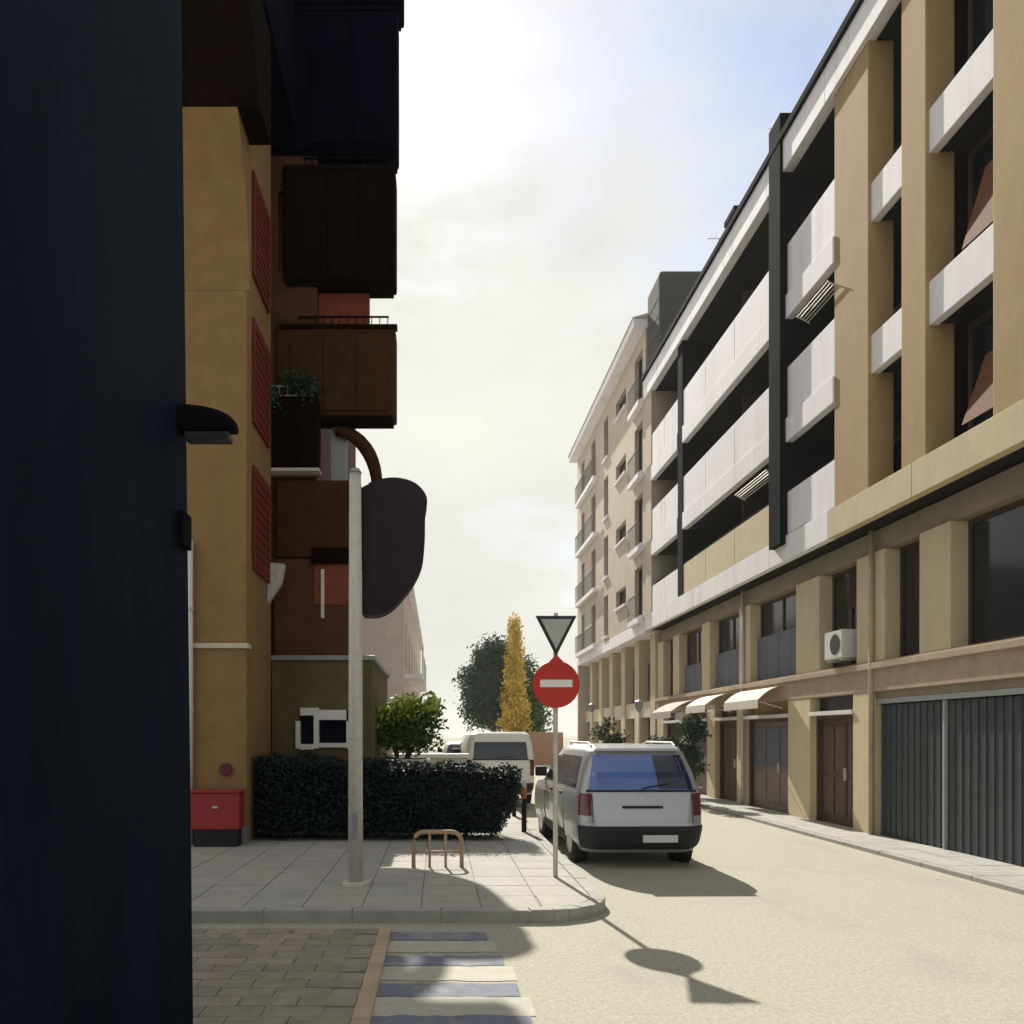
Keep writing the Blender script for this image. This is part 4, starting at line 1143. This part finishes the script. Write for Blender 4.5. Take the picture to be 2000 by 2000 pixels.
# planted shrub behind the containers
def planter_bush(x, y, label, m1, m2, bl1, bl2, seed, w=0.55):
    t = thing('planter_shrub', label, 'plant', (x, y, SWZ), 'planted shrubs on the left pavement')
    box('planter', 'concrete_pale', t, x - w, x + w, y - 0.4, y + 0.4, SWZ, SWZ + 1.25, 0.03)
    box('soil', 'bark', t, x - w + 0.08, x + w - 0.08, y - 0.32, y + 0.32, SWZ + 1.252, SWZ + 1.27)
    tb = MB()
    r_ = random.Random(seed)
    for k in range(7):
        b = (bl1 + bl2)[k % len(bl1 + bl2)]
        tb.tube([(x + r_.uniform(-.15, .15), y, SWZ + 1.2), (b[0], b[1], b[2])], [0.03, 0.012], 6)
    link('stem', tb, 'bark', t)
    link('foliage', leaves(2600, bl1, 0.05, seed), m1, t, fixn=False)
    link('lit_leaves', leaves(1500, bl2, 0.05, seed + 1), m2, t, fixn=False)  # upper leaves coloured as sunlit
planter_bush(-0.72, 16.4, 'bushy shrub with its lit top coloured lime, in a pale planter behind the hedge', 'leaf_green', 'leaf_lit',
             [(-1.0, 16.3, 1.85, 0.33, 0.3, 0.28), (-0.6, 16.3, 1.95, 0.36, 0.3, 0.34), (-0.25, 16.4, 2.15, 0.3, 0.3, 0.34), (-0.45, 16.4, 1.7, 0.4, 0.3, 0.2)],
             [(-0.95, 16.35, 2.25, 0.32, 0.3, 0.2), (-0.62, 16.35, 2.42, 0.3, 0.25, 0.2), (-0.15, 16.3, 2.4, 0.2, 0.25, 0.2), (-1.2, 16.35, 1.95, 0.18, 0.25, 0.25)], 21)
# low walls, pole and small shrubs far along
lw = tag(link('low_wall', MB().box(1.9, 7.6, 50, 50.5, -0.02, 2.0), 'terracotta', bevel=0.03), 'low brownish garden wall across the far end of the street', 'wall')
lp = thing('planter_wall', 'low pale planter wall with flat coping behind the dark hedge', 'wall', (0, 18, SWZ))
box('wall', 'concrete_pale', lp, -1.0, 0.6, 17.6, 18.0, SWZ - 0.01, 1.35, 0.02)
box('coping', 'frame_white', lp, -1.05, 0.65, 17.55, 18.05, 1.353, 1.44, 0.01)
def shrub(x, y, h, w, m, label, seed, z0=0.05):
    t = thing('potted_shrub', label, 'plant', (x, y, z0), 'potted shrubs before the shops')
    def rg(z, r): return [(x + r * math.cos(2 * math.pi * k / 14), y + r * math.sin(2 * math.pi * k / 14), z) for k in range(14)]
    link('pot', MB().rings([rg(z0, 0.17), rg(z0 + 0.4, 0.25), rg(z0 + 0.44, 0.27), rg(z0 + 0.44, 0.22), rg(z0 + 0.38, 0.21)]), 'terracotta', t)
    link('stem', MB().tube([(x, y, z0 + 0.3), (x, y, z0 + h * 0.7)], [0.035, 0.015], 6), 'bark', t)
    link('foliage', leaves(1800, blob_cloud(x, y, z0 + 0.4 + (h - 0.4) * 0.5, w * 0.6, w * 0.6, (h - 0.4) * 0.33, 8, w * 0.5, seed), 0.055, seed), m, t, fixn=False)
shrub(6.55, 21.2, 2.5, 0.45, 'leaf_dark', 'tall dark potted shrub before the taupe shop door', 31)
shrub(6.5, 24.0, 2.2, 0.5, 'leaf_dark', 'broad dark potted shrub before the shop with a small pale awning', 32)
shrub(6.4, 31.0, 2.9, 0.6, 'leaf_dark', 'large dark potted shrub before the beige building', 33)
# street lamp posts along the right pavement
def lamp_post(x, y, h, label):
    t = thing('lamp_post', label, 'lamp post', (x, y, 0.05), 'slim lamp posts along the right pavement')
    link('shaft', MB().tube([(x, y, 0.05), (x, y, h)], [0.055, 0.035], 10), 'frame_white', t, smooth=True)
    link('lantern', MB().tube([(x, y, h + 0.002), (x, y, h + 0.12), (x, y, h + 0.30), (x, y, h + 0.36)], [0.06, 0.13, 0.13, 0.03], 12), 'sign_back', t)
lamp_post(6.35, 26.0, 2.6, 'slim white lamp post before the wide taupe awning')
lamp_post(6.35, 34.0, 2.8, 'slim white lamp post before the beige building')

# ================================================================== AIR
hz = link('haze', MB().box(-420, 420, -62, 720, -1.0, 19.5), 'far_ground')
hz['kind'] = 'stuff'
hm = bpy.data.materials.new('haze_air')
hm.use_nodes = True
hm.node_tree.nodes.clear()
ho = hm.node_tree.nodes.new('ShaderNodeOutputMaterial')
hv = hm.node_tree.nodes.new('ShaderNodeVolumePrincipled')
hv.inputs['Color'].default_value = (0.95, 0.95, 0.9, 1)
hv.inputs['Density'].default_value = 0.0004
hv.inputs['Anisotropy'].default_value = 0.3
hm.node_tree.links.new(hv.outputs['Volume'], ho.inputs['Volume'])
hz.data.materials.clear()
hz.data.materials.append(hm)
